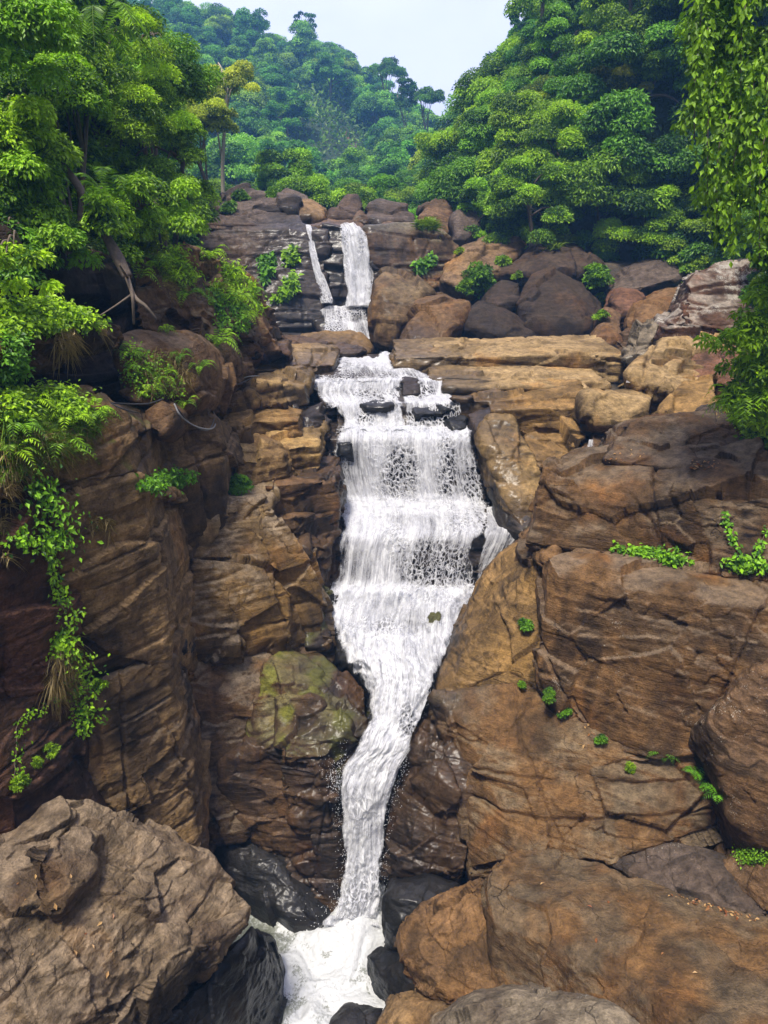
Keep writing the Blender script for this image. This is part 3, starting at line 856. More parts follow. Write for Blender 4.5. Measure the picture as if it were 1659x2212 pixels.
rock('rock_ledge', 'black wedge stone splitting the water on the right of the upper steps', 'rock ledge',
     [[(884, 880, 26.3), (906, 868, 26.8), (960, 872, 26.7), (985, 884, 26.3), (960, 898, 25.9), (890, 896, 25.8)]],
     'black', 'smooth', 1.0, .4, wet=1., k=.5)
rock('rock_ledge', 'flat dark bed of the stream above the cascade', 'rock ledge',
     [[(640, 822, 29.2), (968, 820, 29.4), (866, 786, 31.6), (850, 764, 34.4), (705, 764, 34.4), (650, 806, 29.9)]],
     'mauve', 'smooth', 1.5, 1.0, wet=.9, bulge=.03)
rock('rock_ledge', 'dark lip stone across the head of the stream', 'rock ledge',
     [[(745, 772, 33.2), (790, 765, 34), (826, 766, 33.8), (822, 784, 32.2), (750, 786, 32)]],
     'dark', 'strata', 1.2, .4, wet=.7, k=.6)
rock('boulder', 'small mossy stone poking out of the white chute', 'boulder',
     [[(922, 1352, 19.6), (930, 1320, 20.2), (955, 1322, 20.1), (946, 1340, 19.7), (930, 1366, 19.4)]],
     'dark', 'block', .6, .5, wet=.7, moss=.6, k=.4)
rock('rock_ledge', 'thin dark ledge breaking the water in the middle of the upper cascade', 'rock ledge',
     [[(772, 872, 26.3), (800, 862, 26.8), (850, 864, 26.7), (862, 874, 26.3), (840, 884, 26.0), (784, 884, 26.0)]],
     'black', 'smooth', 1.0, .3, wet=1., k=.5)
rock('rock_ledge', 'dark wet nub at the right end of the upper cascade', 'rock ledge',
     [[(960, 905, 25.9), (984, 896, 26.2), (1008, 900, 26.1), (1012, 926, 25.5), (975, 932, 25.4)]],
     'black', 'smooth', 1.0, .4, wet=1., k=.5)
rock('rock_ledge', 'dark bulge under the left edge of the main curtain lip', 'rock ledge',
     [[(722, 952, 24.75), (750, 944, 25.0), (772, 950, 24.8), (764, 985, 24.5), (730, 990, 24.45)]],
     'black', 'smooth', .8, .4, wet=1., k=.5)
# right ledges
rock('rock_slab', 'long golden slab across the right bank, uppermost of its steps', 'rock ledge',
     [dict(p=[(852, 772, 30.4), (960, 767, 31.0), (1150, 771, 30.5), (1352, 766, 30.2)], t=4.2, down=1.1, flat=1)],
     'tan', 'strata', 2.5, .8, k=.8)
rock('rock_slab', 'thin cap slab lying on the long golden slab', 'rock ledge',
     [[(930, 746, 32.6), (1000, 735, 34), (1130, 736, 34.2), (1170, 748, 32.8), (1060, 757, 31.8), (960, 756, 31.8)]],
     'tan', 'smooth', 1.4, .3, k=.6, bulge=.03)
rock('rock_slab', 'second golden step below the long slab', 'rock ledge',
     [dict(p=[(940, 820, 28.5), (1100, 816, 28.5), (1312, 820, 28.2)], t=2.8, down=0.8, flat=1), dict(p=[(966, 836, 27.6), (1180, 834, 27.5), (1270, 836, 27.4)], t=2.8, down=0.7, flat=1)],
     'tan', 'strata', 2.5, .8, k=.8)
rock('rock_slab', 'broken brown steps right beside the upper cascade', 'rock ledge',
     [dict(p=[(978, 866, 26.4), (1100, 861, 26.4), (1268, 856, 26.4)], t=2.6, down=0.8, flat=1), dict(p=[(1060, 884, 25.6), (1180, 880, 25.5), (1264, 878, 25.6)], t=2.6, down=1.0, flat=1)],
     'gold', 'block', 2.5, 1.0, k=.6)
rock('rock_slab', 'wet low shelf holding a puddle on the right of the upper cascade', 'rock ledge',
     [[(1004, 890, 25.9), (1060, 874, 26.4), (1120, 892, 25.9), (1110, 912, 25.3), (1030, 932, 25.1)]],
     'dark', 'smooth', 1.4, 1.2, wet=.8, k=.6, bulge=.03)
rock('pillar_rock', 'ochre rock pillar on the right of the main curtain', 'outcrop',
     [[(1032, 940, 24.7), (1058, 906, 25.5), (1100, 903, 25.5), (1128, 940, 24.9), (1160, 990, 24.1), (1192, 1070, 23.1), (1180, 1112, 22.5), (1130, 1146, 22.1), (1090, 1090, 22.8), (1048, 1005, 23.9)]],
     'ochre', 'smooth', 2.0, 1.0, k=.9, bulge=.1)
rock('cliff_block', 'two-tone block with a dark wet foot behind the ochre pillar', 'cliff',
     [[(1122, 932, 25.3), (1190, 908, 26), (1256, 906, 25.6), (1262, 962, 24.6), (1226, 1035, 23.8), (1204, 1062, 23.4), (1150, 985, 24.2)]],
     'gold', 'block', 2.0, 1.0, wet=.35, k=.8)
rock('rock_ledge', 'smooth grey wet rock at the foot of the ochre pillar', 'rock ledge',
     [[(1052, 1045, 23.9), (1090, 1060, 23.5), (1150, 1120, 22.5), (1172, 1145, 22.0), (1120, 1152, 22.1), (1060, 1130, 22.9)]],
     'mauve', 'smooth', 1.6, 1.0, wet=.7, moss=.3, bulge=.03)
# right blocks and standing stones
rock('boulder', 'tan block with a flat top perched above the narrow cleft', 'boulder',
     [[(1258, 856, 25.3), (1286, 832, 26.5), (1395, 828, 26.8), (1428, 850, 26.2), (1402, 892, 25.0), (1342, 932, 24.3), (1272, 922, 24.4), (1258, 890, 24.7)]],
     'tan', 'boulder', 1.8, k=.8)
rock('boulder', 'small dark stone propped under the perched tan block', 'boulder',
     [[(1276, 930, 24.6), (1340, 925, 24.8), (1340, 960, 24.2), (1310, 985, 23.9), (1280, 965, 24.1)]],
     'umber', 'block', 1.2, .8, k=.6)
rock('rock_ledge', 'tilted tan block below the red streaked rock on the right', 'rock ledge',
     [[(1366, 808, 26.9), (1408, 748, 29.5), (1500, 718, 31.4), (1565, 738, 30.4), (1550, 800, 27.7), (1480, 846, 26.2), (1400, 840, 26.3)]],
     'tan', 'block', 2.5, .8)
rock('boulder', 'brown block between the tilted tan block and the leafy bush', 'boulder',
     [[(1426, 885, 24.6), (1478, 814, 26.3), (1546, 808, 26.3), (1552, 870, 24.7), (1506, 910, 23.8)]],
     'gold', 'block', 1.6, .8, k=.7)
rock('boulder', 'smooth grey stone half under the leafy bush on the right', 'boulder',
     [[(1488, 905, 22.8), (1520, 872, 23.8), (1570, 862, 23.8), (1590, 900, 22.6), (1540, 918, 22.2)]],
     'mauve', 'boulder', 1.2, .8)
rock('standing_stone', 'speckled upright stone leaning beside the long golden slab', 'boulder',
     [[(1350, 776, 29.4), (1358, 797, 29.0), (1386, 792, 29.0), (1412, 740, 29.8), (1426, 702, 30.6), (1405, 687, 31), (1378, 716, 30.5)]],
     'grey', 'block', 1.0, .4, lichen=1., k=.6)
rock('outcrop', 'pale layered outcrop streaked dark red under the right hand trees', 'outcrop',
     [[(1452, 696, 31.6), (1486, 630, 32.8), (1510, 585, 33.8), (1580, 560, 35), (1660, 566, 35), (1650, 660, 32.6), (1600, 705, 31.4)],
      [(1442, 700, 31.3), (1490, 650, 32), (1505, 700, 31)]],
     'red', 'strata', 3.0, 1.0, lichen=.85, top=(.36, .31, .25))
rock('outcrop', 'dark ragged rock with red streaks behind the leafy bush', 'outcrop',
     [[(1470, 800, 28.3), (1510, 752, 29.5), (1600, 735, 29.6), (1660, 760, 28), (1640, 850, 25.5), (1560, 830, 26.3), (1480, 815, 27.6)]],
     'red', 'strata', 2.0, 1.0, lichen=.6)
# right foreground masses
rock('rock_slab', 'dark sloping slab above the big right hand blocks', 'rock ledge',
     [[(1303, 990, 19.4), (1350, 905, 20.7), (1480, 888, 21), (1659, 900, 20.3), (1800, 920, 19.4), (1800, 1060, 17.2), (1560, 1006, 18.6), (1420, 1004, 19)]],
     'umber', 'smooth', 3.0, 1.0, top=(.15, .115, .08), bulge=.03)
rock('cliff_block', 'wide flat topped block under the sloping slab on the right', 'cliff',
     [[(1200, 1010, 19.7), (1250, 985, 20.3), (1320, 978, 20.4), (1659, 975, 19), (1800, 1000, 18.4), (1800, 1080, 16.4), (1659, 1066, 16.9), (1240, 1062, 18.8),
       (1128, 1174, 18.4), (1235, 1158, 18.0), (1330, 1186, 17.5), (1560, 1222, 16.6), (1800, 1260, 15.7)]],
     'brown', 'block', 3.0, 1.0, top=(0.17, 0.125, 0.08))
rock('cliff_block', 'massive overhanging block with an undercut left edge on the right', 'cliff',
     [[(1178, 1198, 17.2), (1262, 1178, 17.9), (1500, 1212, 17.3), (1659, 1236, 16.7), (1840, 1260, 16), (1206, 1244, 16.6), (1330, 1296, 15.9), (1659, 1322, 14.9), (1840, 1345, 14.2),
       (1168, 1335, 16.5), (1158, 1402, 16.3), (1190, 1486, 15.9), (1262, 1566, 15.3), (1332, 1646, 14.7), (1410, 1646, 14.3), (1530, 1606, 14.1), (1840, 1560, 13.4)]],
     'brown', 'wall', 3.5, 0, lichen=.35, top=(0.2, 0.145, 0.095))
rock('cliff_block', 'tan sloping shoulder running down to the chute on the right', 'cliff',
     [[(1085, 1200, 20.4), (1130, 1166, 20.2), (1185, 1185, 18.6), (1200, 1330, 17.2), (1160, 1410, 16.7), (1245, 1570, 15.6), (1100, 1560, 16.2), (946, 1490, 17.15), (938, 1512, 16.9), (962, 1420, 18.1), (1010, 1312, 19.4), (1052, 1236, 20.3)]],
     'gold', 'smooth', 3.0, .5, wet=.12, bulge=.05)
rock('cliff_block', 'narrow brown ramp between the ochre pillar and the flat topped block', 'cliff',
     [[(1080, 1208, 20.5), (1150, 1125, 21.0), (1210, 1060, 21.0), (1246, 1040, 20.2), (1250, 1150, 18.5), (1190, 1205, 17.9)]],
     'brown', 'block', 2.5, .8, k=.8)
rock('cliff_block', 'huge brown rock face stepping down between the chute and the great slab', 'cliff',
     [[(935, 1505, 16.9), (1010, 1530, 16.4), (1120, 1500, 16.5), (1260, 1575, 15.4), (1345, 1656, 14.7), (1500, 1620, 14.5), (1600, 1700, 13.8), (1570, 1790, 13.4), (1450, 1805, 13.4), (1320, 1860, 13.2), (1120, 1850, 13.6), (1010, 1880, 14.0), (1035, 1640, 15.3), (1000, 1560, 16.0)]],
     'brown', 'block', 3.0, 1.0, top=(.2, .15, .09))
rock('cliff_block', 'wet black and rusty rock at the right of the plunging jet', 'cliff',
     [[(895, 1615, 16.2), (938, 1505, 17.0), (1010, 1560, 16.15), (1045, 1640, 15.5), (1010, 1740, 14.9), (1005, 1880, 14.2), (870, 1890, 14.5), (824, 1860, 15.0), (830, 1760, 15.5), (850, 1680, 16.0)],
      dict(p=[(880, 1680, 15.6), (960, 1640, 15.6), (1000, 1720, 14.7), (960, 1760, 14.7)], t=1)],
     'umber', 'sculpt', 2.5, 2.2, wet=.7, k=.8)
rock('boulder', 'rounded brown boulder cut off by the right edge of the picture', 'boulder',
     [[(1503, 1562, 14.0), (1560, 1490, 14.3), (1659, 1395, 14.6), (1800, 1330, 14.8), (1820, 1800, 12.0), (1659, 1830, 12.3), (1580, 1795, 12.8), (1538, 1655, 13.4)]],
     'umber', 'boulder', 2.0, .8, lichen=.5)
rock('boulder', 'great flat sloping slab in the lower right foreground', 'boulder',
     [[(1072, 1866, 12.9), (1120, 1834, 13.4), (1200, 1836, 13.4), (1330, 1880, 12.8), (1500, 1936, 12.0), (1659, 1992, 11.3), (1850, 2040, 10.6), (1050, 1922, 12.3), (1065, 1990, 11.6), (1180, 2010, 11.1),
       (1300, 2050, 10.6), (1420, 2140, 9.6), (1659, 2300, 8.3), (1900, 2420, 7.4), (1060, 2150, 10.9), (1200, 2190, 10.2), (1400, 2260, 9.2)]],
     'brown', 'smooth', 2.0, 2.5, bulge=.0, top=(0.135, 0.1, 0.06))
rock('boulder', 'orange brown knuckle at the left end of the great slab', 'boulder',
     [[(866, 2025, 12.4), (920, 1950, 13.0), (1000, 1925, 13.1), (1055, 1898, 12.9), (1075, 1990, 12.0), (1085, 2130, 10.9), (1000, 2165, 10.9), (920, 2120, 11.6), (878, 2075, 12.0)]],
     'brown', 'sculpt', 1.5, 3.0, k=.7)
rock('boulder', 'shiny wet dome beside the foot of the jet', 'boulder',
     [[(830, 1940, 13.7), (850, 1896, 14.1), (920, 1884, 14.2), (1000, 1905, 13.8), (960, 1965, 13.2), (850, 2020, 13.2), (828, 1985, 13.5)]],
     'black', 'boulder', 1.2, 4.0, wet=1.)
rock('boulder', 'black wet boulder standing in the right edge of the pool', 'boulder',
     [[(784, 2062, 13.0), (820, 2036, 13.2), (880, 2060, 12.8), (935, 2130, 12.0), (860, 2165, 12.0), (805, 2110, 12.5)]],
     'black', 'boulder', 1.2, 2.0, wet=1.)
rock('boulder', 'grey boulder frosted with white lichen at the bottom edge', 'boulder',
     [[(930, 2200, 10.4), (1000, 2160, 10.7), (1100, 2132, 10.8), (1190, 2116, 10.8), (1270, 2130, 10.4), (1340, 2165, 9.9), (1400, 2215, 9.4), (1430, 2330, 8.5), (880, 2330, 9.0)]],
     'grey', 'boulder', 1.0, 3.0, lichen=.95)
rock('boulder', 'small tan boulder at the bottom edge beside the pool', 'boulder',
     [[(806, 2208, 11.2), (845, 2142, 11.8), (900, 2126, 11.9), (965, 2150, 11.4), (1010, 2185, 10.9), (960, 2270, 10.4), (815, 2280, 10.7)]],
     'sand', 'smooth', 1.0, 3.5, k=.7)
rock('boulder', 'low black wet stone at the bottom edge in the pool', 'boulder',
     [[(712, 2205, 11.8), (750, 2170, 12.2), (800, 2164, 12.3), (835, 2172, 12.1), (820, 2240, 11.4), (700, 2270, 11.2)]],
     'black', 'smooth', 1.0, 2.5, wet=1.)
rock('rock_slab', 'mottled slab wedged between the brown rock face and the great slab', 'rock ledge',
     [[(1322, 1856, 13.3), (1380, 1806, 13.7), (1470, 1822, 13.4), (1562, 1850, 13.0), (1572, 1890, 12.5), (1659, 1970, 11.7), (1659, 2000, 11.5), (1450, 1936, 12.2)]],
     'mauve', 'block', 1.5, 1.5, lichen=.4, k=.7)
rock('rock_slab', 'dark stone with a mossy tuft at the right edge behind the great slab', 'rock ledge',
     [[(1560, 1890, 12.6), (1580, 1830, 13.0), (1659, 1840, 12.6), (1800, 1870, 11.8), (1800, 2010, 10.9), (1640, 1965, 11.7)]],
     'umber', 'block', 1.5, 1.5, lichen=.3, k=.7)
# boulders piled on the right bank
rock('boulder', 'tall split boulder touching the right side of the far waterfall', 'boulder',
     [[(797, 604, 38.6), (828, 578, 39.4), (870, 592, 39.4), (937, 632, 38.8), (910, 668, 37.6), (852, 742, 36.4), (808, 734, 36.8)]],
     'sand', 'smooth', 2.5, .8, top=(0.2, 0.14, 0.07), bulge=.45)
rock('boulder', 'brown pyramid boulder in front of the tall split boulder', 'boulder',
     [[(850, 745, 35.2), (866, 690, 36), (895, 645, 36.8), (960, 624, 37.4), (1016, 652, 37), (1004, 705, 35.7), (962, 757, 34.7), (870, 758, 34.7)]],
     'brown', 'smooth', 2.5, .6, top=(0.14, 0.085, 0.045), bulge=.45)
rock('boulder', 'long low boulder with drip stains in the middle of the pile', 'boulder',
     [[(994, 672, 37), (1040, 647, 37.7), (1100, 678, 37.1), (1164, 718, 36.2), (1172, 748, 35.3), (1060, 738, 35.2), (1000, 708, 35.9)]],
     'choc', 'smooth', 2.0, .6, top=(0.05, 0.033, 0.02), bulge=.45)
rock('boulder', 'big tan boulder with ferns on top at the back of the pile', 'boulder',
     [[(936, 612, 41.2), (958, 562, 43), (1000, 528, 44.8), (1060, 504, 46.4), (1130, 498, 47.4), (1148, 530, 46.4), (1102, 592, 43), (1000, 638, 40.2)]],
     'sand', 'smooth', 3.0, .8, top=(0.2, 0.125, 0.07), bulge=.45)
rock('boulder', 'broad grassy topped boulder behind the dark boulder', 'boulder',
     [[(1074, 592, 42.2), (1150, 530, 45.2), (1230, 513, 46.4), (1300, 568, 44), (1308, 602, 42.5), (1180, 612, 41.6)]],
     'dark', 'smooth', 3.0, .8, top=(0.075, 0.05, 0.032), bulge=.45)
rock('boulder', 'largest dark chocolate boulder in the middle of the pile', 'boulder',
     [[(1110, 660, 38.2), (1128, 620, 39.4), (1150, 590, 40.2), (1200, 569, 41), (1272, 612, 40), (1310, 660, 38.6), (1292, 722, 36.9), (1200, 748, 36), (1128, 715, 36.6)]],
     'dark', 'boulder', 3.0, .8, top=(0.05, 0.033, 0.02), bulge=.45)
rock('boulder', 'small brown boulder squeezed left of the dark chocolate boulder', 'boulder',
     [[(1043, 656, 39.1), (1062, 622, 40.4), (1085, 602, 41.2), (1132, 600, 41.2), (1126, 652, 39.1), (1082, 674, 38.4)]],
     'choc', 'smooth', 1.5, .6, top=(0.05, 0.033, 0.02), bulge=.45)
rock('boulder', 'wide grey boulder under the trees at the right of the pile', 'boulder',
     [[(1306, 622, 41.2), (1350, 574, 43.2), (1420, 552, 44.6), (1485, 545, 45.2), (1537, 570, 44.2), (1524, 592, 42.7), (1400, 628, 40.6), (1318, 644, 40.2)]],
     'mauve', 'smooth', 2.5, .8, bulge=.45)
rock('boulder', 'reddish stone below the wide grey boulder', 'boulder',
     [[(1312, 650, 38.6), (1335, 622, 39.6), (1380, 622, 39.6), (1398, 650, 38.6), (1385, 686, 37.4), (1330, 684, 37.5)]],
     'red', 'smooth', 1.5, .6, bulge=.45)
rock('boulder', 'sloping brown boulder leading up to the pale layered outcrop', 'boulder',
     [[(1366, 700, 35.4), (1372, 660, 36.8), (1420, 640, 37.6), (1496, 622, 38.7), (1484, 690, 36.2), (1400, 716, 34.8)]],
     'brown', 'smooth', 2.0, .6, bulge=.45)
rock('boulder', 'small dark stone right of the chocolate boulder, upper of two', 'boulder',
     [[(1290, 690, 36.9), (1310, 668, 37.7), (1345, 680, 37.2), (1352, 712, 36.1), (1310, 716, 36)]],
     'umber', 'smooth', 1.2, .6, bulge=.45)
rock('boulder', 'small dark stone right of the chocolate boulder, lower of two', 'boulder',
     [[(1276, 735, 34.8), (1300, 700, 35.9), (1335, 706, 35.7), (1350, 745, 34.3), (1300, 752, 34.1)]],
     'umber', 'smooth', 1.2, .6, bulge=.45)
rock('boulder', 'grey stone half buried in the gap behind the speckled stone', 'boulder',
     [[(1330, 735, 33.8), (1366, 700, 35), (1400, 705, 34.6), (1405, 745, 33.2), (1360, 765, 32.6)]],
     'umber', 'block', 1.2, .6)
# far waterfall wall
rock('rock_wall', 'dark layered rock wall left of the far waterfall', 'cliff',
     [[(424, 500, 43.2), (440, 486, 44), (660, 486, 43.6), (712, 500, 42.8), (708, 664, 41.7), (690, 740, 40), (600, 730, 40), (560, 720, 39.6), (424, 620, 41.6)]],
     'mauve', 'strata', 3.0, 0, wet=.2)
rock('rock_ledge', 'brown rounded rim band along the top of the far wall', 'rock ledge',
     [[(430, 486, 43.4), (445, 458, 45), (560, 450, 45.4), (650, 462, 44.8), (664, 488, 43.4)]],
     'mauve', 'strata', 2.5, .4)
rock('outcrop', 'cracked cap rocks above the rim of the far wall', 'outcrop',
     [[(440, 456, 45.4), (470, 410, 47.4), (530, 398, 48.4), (590, 416, 47.4), (640, 440, 46.2), (640, 458, 45.2)], [(540, 440, 45.6), (580, 424, 46.4), (640, 436, 46), (636, 456, 45)]],
     'mauve', 'block', 2.5, .6)
rock('outcrop', 'dark purple rock behind the cap rocks of the far wall', 'outcrop',
     [[(590, 430, 49), (620, 408, 50), (660, 424, 49.4), (672, 450, 48)]],
     'mauve', 'block', 2.0, .6)
rock('rock_wall', 'rock wall behind the two strands of the far waterfall', 'cliff',
     [[(650, 490, 43.2), (720, 484, 43), (740, 498, 42.8), (800, 497, 42.8), (812, 500, 42.8), (816, 670, 41.6), (660, 670, 41.6)]],
     'mauve', 'strata', 2.5, 1.0, wet=.6)
rock('rock_ledge', 'stepped apron under the far waterfall', 'rock ledge',
     [[(676, 664, 41.6), (806, 664, 41.6), (812, 694, 40.3), (684, 694, 40.3)], [(690, 696, 40.2), (812, 696, 40.2), (814, 736, 39.1), (698, 736, 39.1)]],
     'mauve', 'strata', 1.5, .8, wet=.8)
rock('rock_wall', 'layered brown wall right of the far waterfall', 'cliff',
     [[(795, 492, 42.9), (860, 482, 43.5), (935, 486, 44), (985, 530, 44.4), (990, 560, 43.6), (940, 620, 41.6), (860, 640, 41), (800, 640, 41.2)]],
     'brown', 'strata', 3.0, 1.0, top=(.22, .19, .12))
rock('rock_ledge', 'flat rim stones over the right strand of the far waterfall', 'rock ledge',
     [[(660, 486, 43.6), (700, 474, 45), (780, 478, 45), (800, 492, 43.6), (740, 496, 43.1)], [(790, 496, 43.2), (830, 480, 44.6), (930, 478, 44.9), (940, 492, 44)]],
     'brown', 'smooth', 2.0, .3, k=.5, bulge=.03)
rock('boulder', 'brown round boulder at the left of the row on the far rim', 'boulder',
     [[(630, 470, 45.4), (640, 438, 47), (668, 430, 47.6), (700, 450, 46.6), (703, 474, 45.4)]],
     'sand', 'boulder', 1.6, .5)
rock('boulder', 'peaked dark boulder in the middle of the row on the far rim', 'boulder',
     [[(704, 478, 45.4), (715, 450, 46.6), (745, 414, 48.4), (775, 412, 48.4), (790, 440, 47), (780, 480, 45.4)]],
     'dark', 'smooth', 1.8, .5)
rock('boulder', 'small round stone between the two large boulders on the far rim', 'boulder',
     [[(754, 484, 45), (765, 458, 45.8), (780, 448, 46), (796, 462, 45.6), (800, 484, 44.9)]],
     'umber', 'boulder', 1.0, .4)
rock('boulder', 'wide purple brown boulder at the right of the row on the far rim', 'boulder',
     [[(780, 472, 45.6), (788, 440, 47), (812, 428, 47.8), (880, 442, 47.6), (903, 462, 46.6), (905, 484, 45.4), (815, 488, 45)]],
     'mauve', 'smooth', 2.0, .5)
rock('boulder', 'tall grey boulder half hidden by foliage right of the far wall', 'boulder',
     [[(972, 520, 46.4), (978, 470, 48.4), (1000, 440, 49.6), (1030, 450, 49.2), (1040, 500, 47), (1010, 525, 46)]],
     'mauve', 'boulder', 2.0, .5)
rock('outcrop', 'red earth bank with dry grass behind the far rim', 'outcrop',
     [[(900, 480, 49), (920, 445, 51), (960, 440, 51.6), (985, 480, 49.6), (970, 515, 47.6), (935, 500, 47.6)]],
     'umber', 'block', 2.0, .5)
rock('bare_cliff', 'bare reddish cliff showing through the trees on the far hill', 'cliff',
     [[(670, 300, 152), (712, 262, 160), (752, 280, 157), (782, 318, 150), (772, 360, 144), (700, 360, 144), (674, 335, 147)]],
     'red', 'strata', 6.0, 2.0)
build_rocks()
# ------------------------------------------------------------------ water
def water_material():
    m, t = new_mat('white_water')
    out = N(t, 'ShaderNodeOutputMaterial')
    uv = N(t, 'ShaderNodeAttribute', attribute_name='flow').outputs['Vector']
    foam = N(t, 'ShaderNodeAttribute', attribute_name='foam').outputs['Fac']
    edge = N(t, 'ShaderNodeAttribute', attribute_name='edge').outputs['Fac']
    s1 = noise(t, scaled(t, uv, (7.0, .40, 1)), 1.0, 5, .62, .3)       # long streaks
    s2 = noise(t, scaled(t, uv, (30., 2.2, 1)), 1.0, 4, .65, .6)       # fine threads
    big = noise(t, scaled(t, uv, (.9, .30, 1)), 1.0, 3, .5)            # thick and thin parts of the sheet
    brk = noise(t, scaled(t, uv, (17., 9., 1)), 1.0, 5, .7, 1.2)       # broken foam
    vo = N(t, 'ShaderNodeTexVoronoi', feature='DISTANCE_TO_EDGE')
    vo.inputs['Scale'].default_value = 1.0
    wv = N(t, 'ShaderNodeTexNoise'); wv.inputs['Scale'].default_value = 5.0; wv.inputs['Detail'].default_value = 4
    link(t, uv, wv.inputs['Vector'])
    link(t, scaled(t, mixc(t, .22, uv, wv.outputs['Color'], 'ADD'), (9., 5., 1)), vo.inputs['Vector'])
    lace = ramp(t, vo.outputs['Distance'], [(.02, 1.), (.22, 0.)])
    fo = ramp(t, foam, [(.75, 0.), (1., 1.)])
    s1w = math_n(t, 'ADD', .5, math_n(t, 'MULTIPLY', math_n(t, 'SUBTRACT', s1, .5), math_n(t, 'SUBTRACT', 1., math_n(t, 'MULTIPLY', fo, .6))))
    iso = noise(t, scaled(t, uv, (4.2, 2.6, 1)), 1.0, 6, .68, .8)
    dens = math_n(t, 'ADD', math_n(t, 'ADD', math_n(t, 'MULTIPLY', s1w, .85), math_n(t, 'MULTIPLY', s2, .5)), math_n(t, 'MULTIPLY', big, .95))
    dens = math_n(t, 'ADD', dens, math_n(t, 'MULTIPLY', math_n(t, 'SUBTRACT', brk, .5), math_n(t, 'ADD', .22, math_n(t, 'MULTIPLY', fo, .3))))
    dens = math_n(t, 'ADD', dens, math_n(t, 'MULTIPLY', math_n(t, 'SUBTRACT', iso, .5), math_n(t, 'ADD', .35, math_n(t, 'MULTIPLY', fo, .6))))
    lm = ramp(t, noise(t, scaled(t, uv, (.7, .5, 1)), 1.0, 2, .5), [(.5, 0.), (.66, .8)])
    lm = math_n(t, 'MAXIMUM', lm, N(t, 'ShaderNodeAttribute', attribute_name='lace').outputs['Fac'])
    dens = math_n(t, 'ADD', dens, math_n(t, 'MULTIPLY', math_n(t, 'MULTIPLY', math_n(t, 'SUBTRACT', lace, .36), lm), .75))
    th = math_n(t, 'SUBTRACT', 1.78, math_n(t, 'MULTIPLY', foam, 1.05))
    th = math_n(t, 'ADD', th, math_n(t, 'MULTIPLY', edge, .8))
    a = math_n(t, 'MULTIPLY_ADD', math_n(t, 'SUBTRACT', dens, th), 1.9, .47, clamp=True)
    b = N(t, 'ShaderNodeBsdfPrincipled')
    tint = ramp(t, math_n(t, 'ADD', math_n(t, 'MULTIPLY', s2, .25), math_n(t, 'ADD', math_n(t, 'MULTIPLY', s1w, .25), math_n(t, 'ADD', math_n(t, 'MULTIPLY', brk, .2), math_n(t, 'MULTIPLY', iso, .3)))), [(.36, (.34, .34, .38)), (.47, (.64, .64, .68)), (.56, (.84, .84, .84))])
    link(t, tint, b.inputs['Base Color'])
    b.inputs['Roughness'].default_value = .45
    b.inputs['Specular IOR Level'].default_value = .3
    bp = N(t, 'ShaderNodeBump'); bp.inputs['Distance'].default_value = .10; bp.inputs['Strength'].default_value = .7
    link(t, dens, bp.inputs['Height']); link(t, bp.outputs[0], b.inputs['Normal'])
    trl = N(t, 'ShaderNodeBsdfTranslucent'); trl.inputs['Color'].default_value = (.85, .88, .9, 1)
    ms = N(t, 'ShaderNodeMixShader'); ms.inputs[0].default_value = .3
    link(t, b.outputs[0], ms.inputs[1]); link(t, trl.outputs[0], ms.inputs[2])
    tr = N(t, 'ShaderNodeBsdfTransparent')
    m2 = N(t, 'ShaderNodeMixShader')
    link(t, a, m2.inputs[0]); link(t, tr.outputs[0], m2.inputs[1]); link(t, ms.outputs[0], m2.inputs[2])
    link(t, m2.outputs[0], out.inputs[0])
    return m
M_WATER = water_material()
# where the sheet runs thin over the rock (or thick): centre, radii, amount
THIN = [(865, 1020, 42, 62, .2), (965, 1010, 22, 80, .22), (1025, 1050, 26, 60, .16), (760, 990, 26, 50, .14), (810, 1000, 20, 90, -.16), (920, 1030, 22, 90, -.14),
        (940, 1225, 70, 55, .19), (820, 1200, 24, 80, -.14), (750, 1215, 22, 70, .05), (880, 1120, 60, 14, .12), (1010, 1120, 60, 16, .08),
        (800, 860, 34, 16, .2), (905, 845, 30, 16, .2), (925, 905, 60, 20, .2), (740, 845, 20, 22, .12), (690, 850, 14, 20, .12), (790, 905, 22, 18, .18),
        (820, 800, 90, 9, .14), (720, 812, 60, 8, .25), (880, 1560, 22, 40, .35), (730, 1400, 26, 50, .15), (900, 1340, 60, 30, .12), (770, 1400, 30, 30, .15), (780, 530, 8, 30, .18), (760, 600, 8, 50, -.15)]

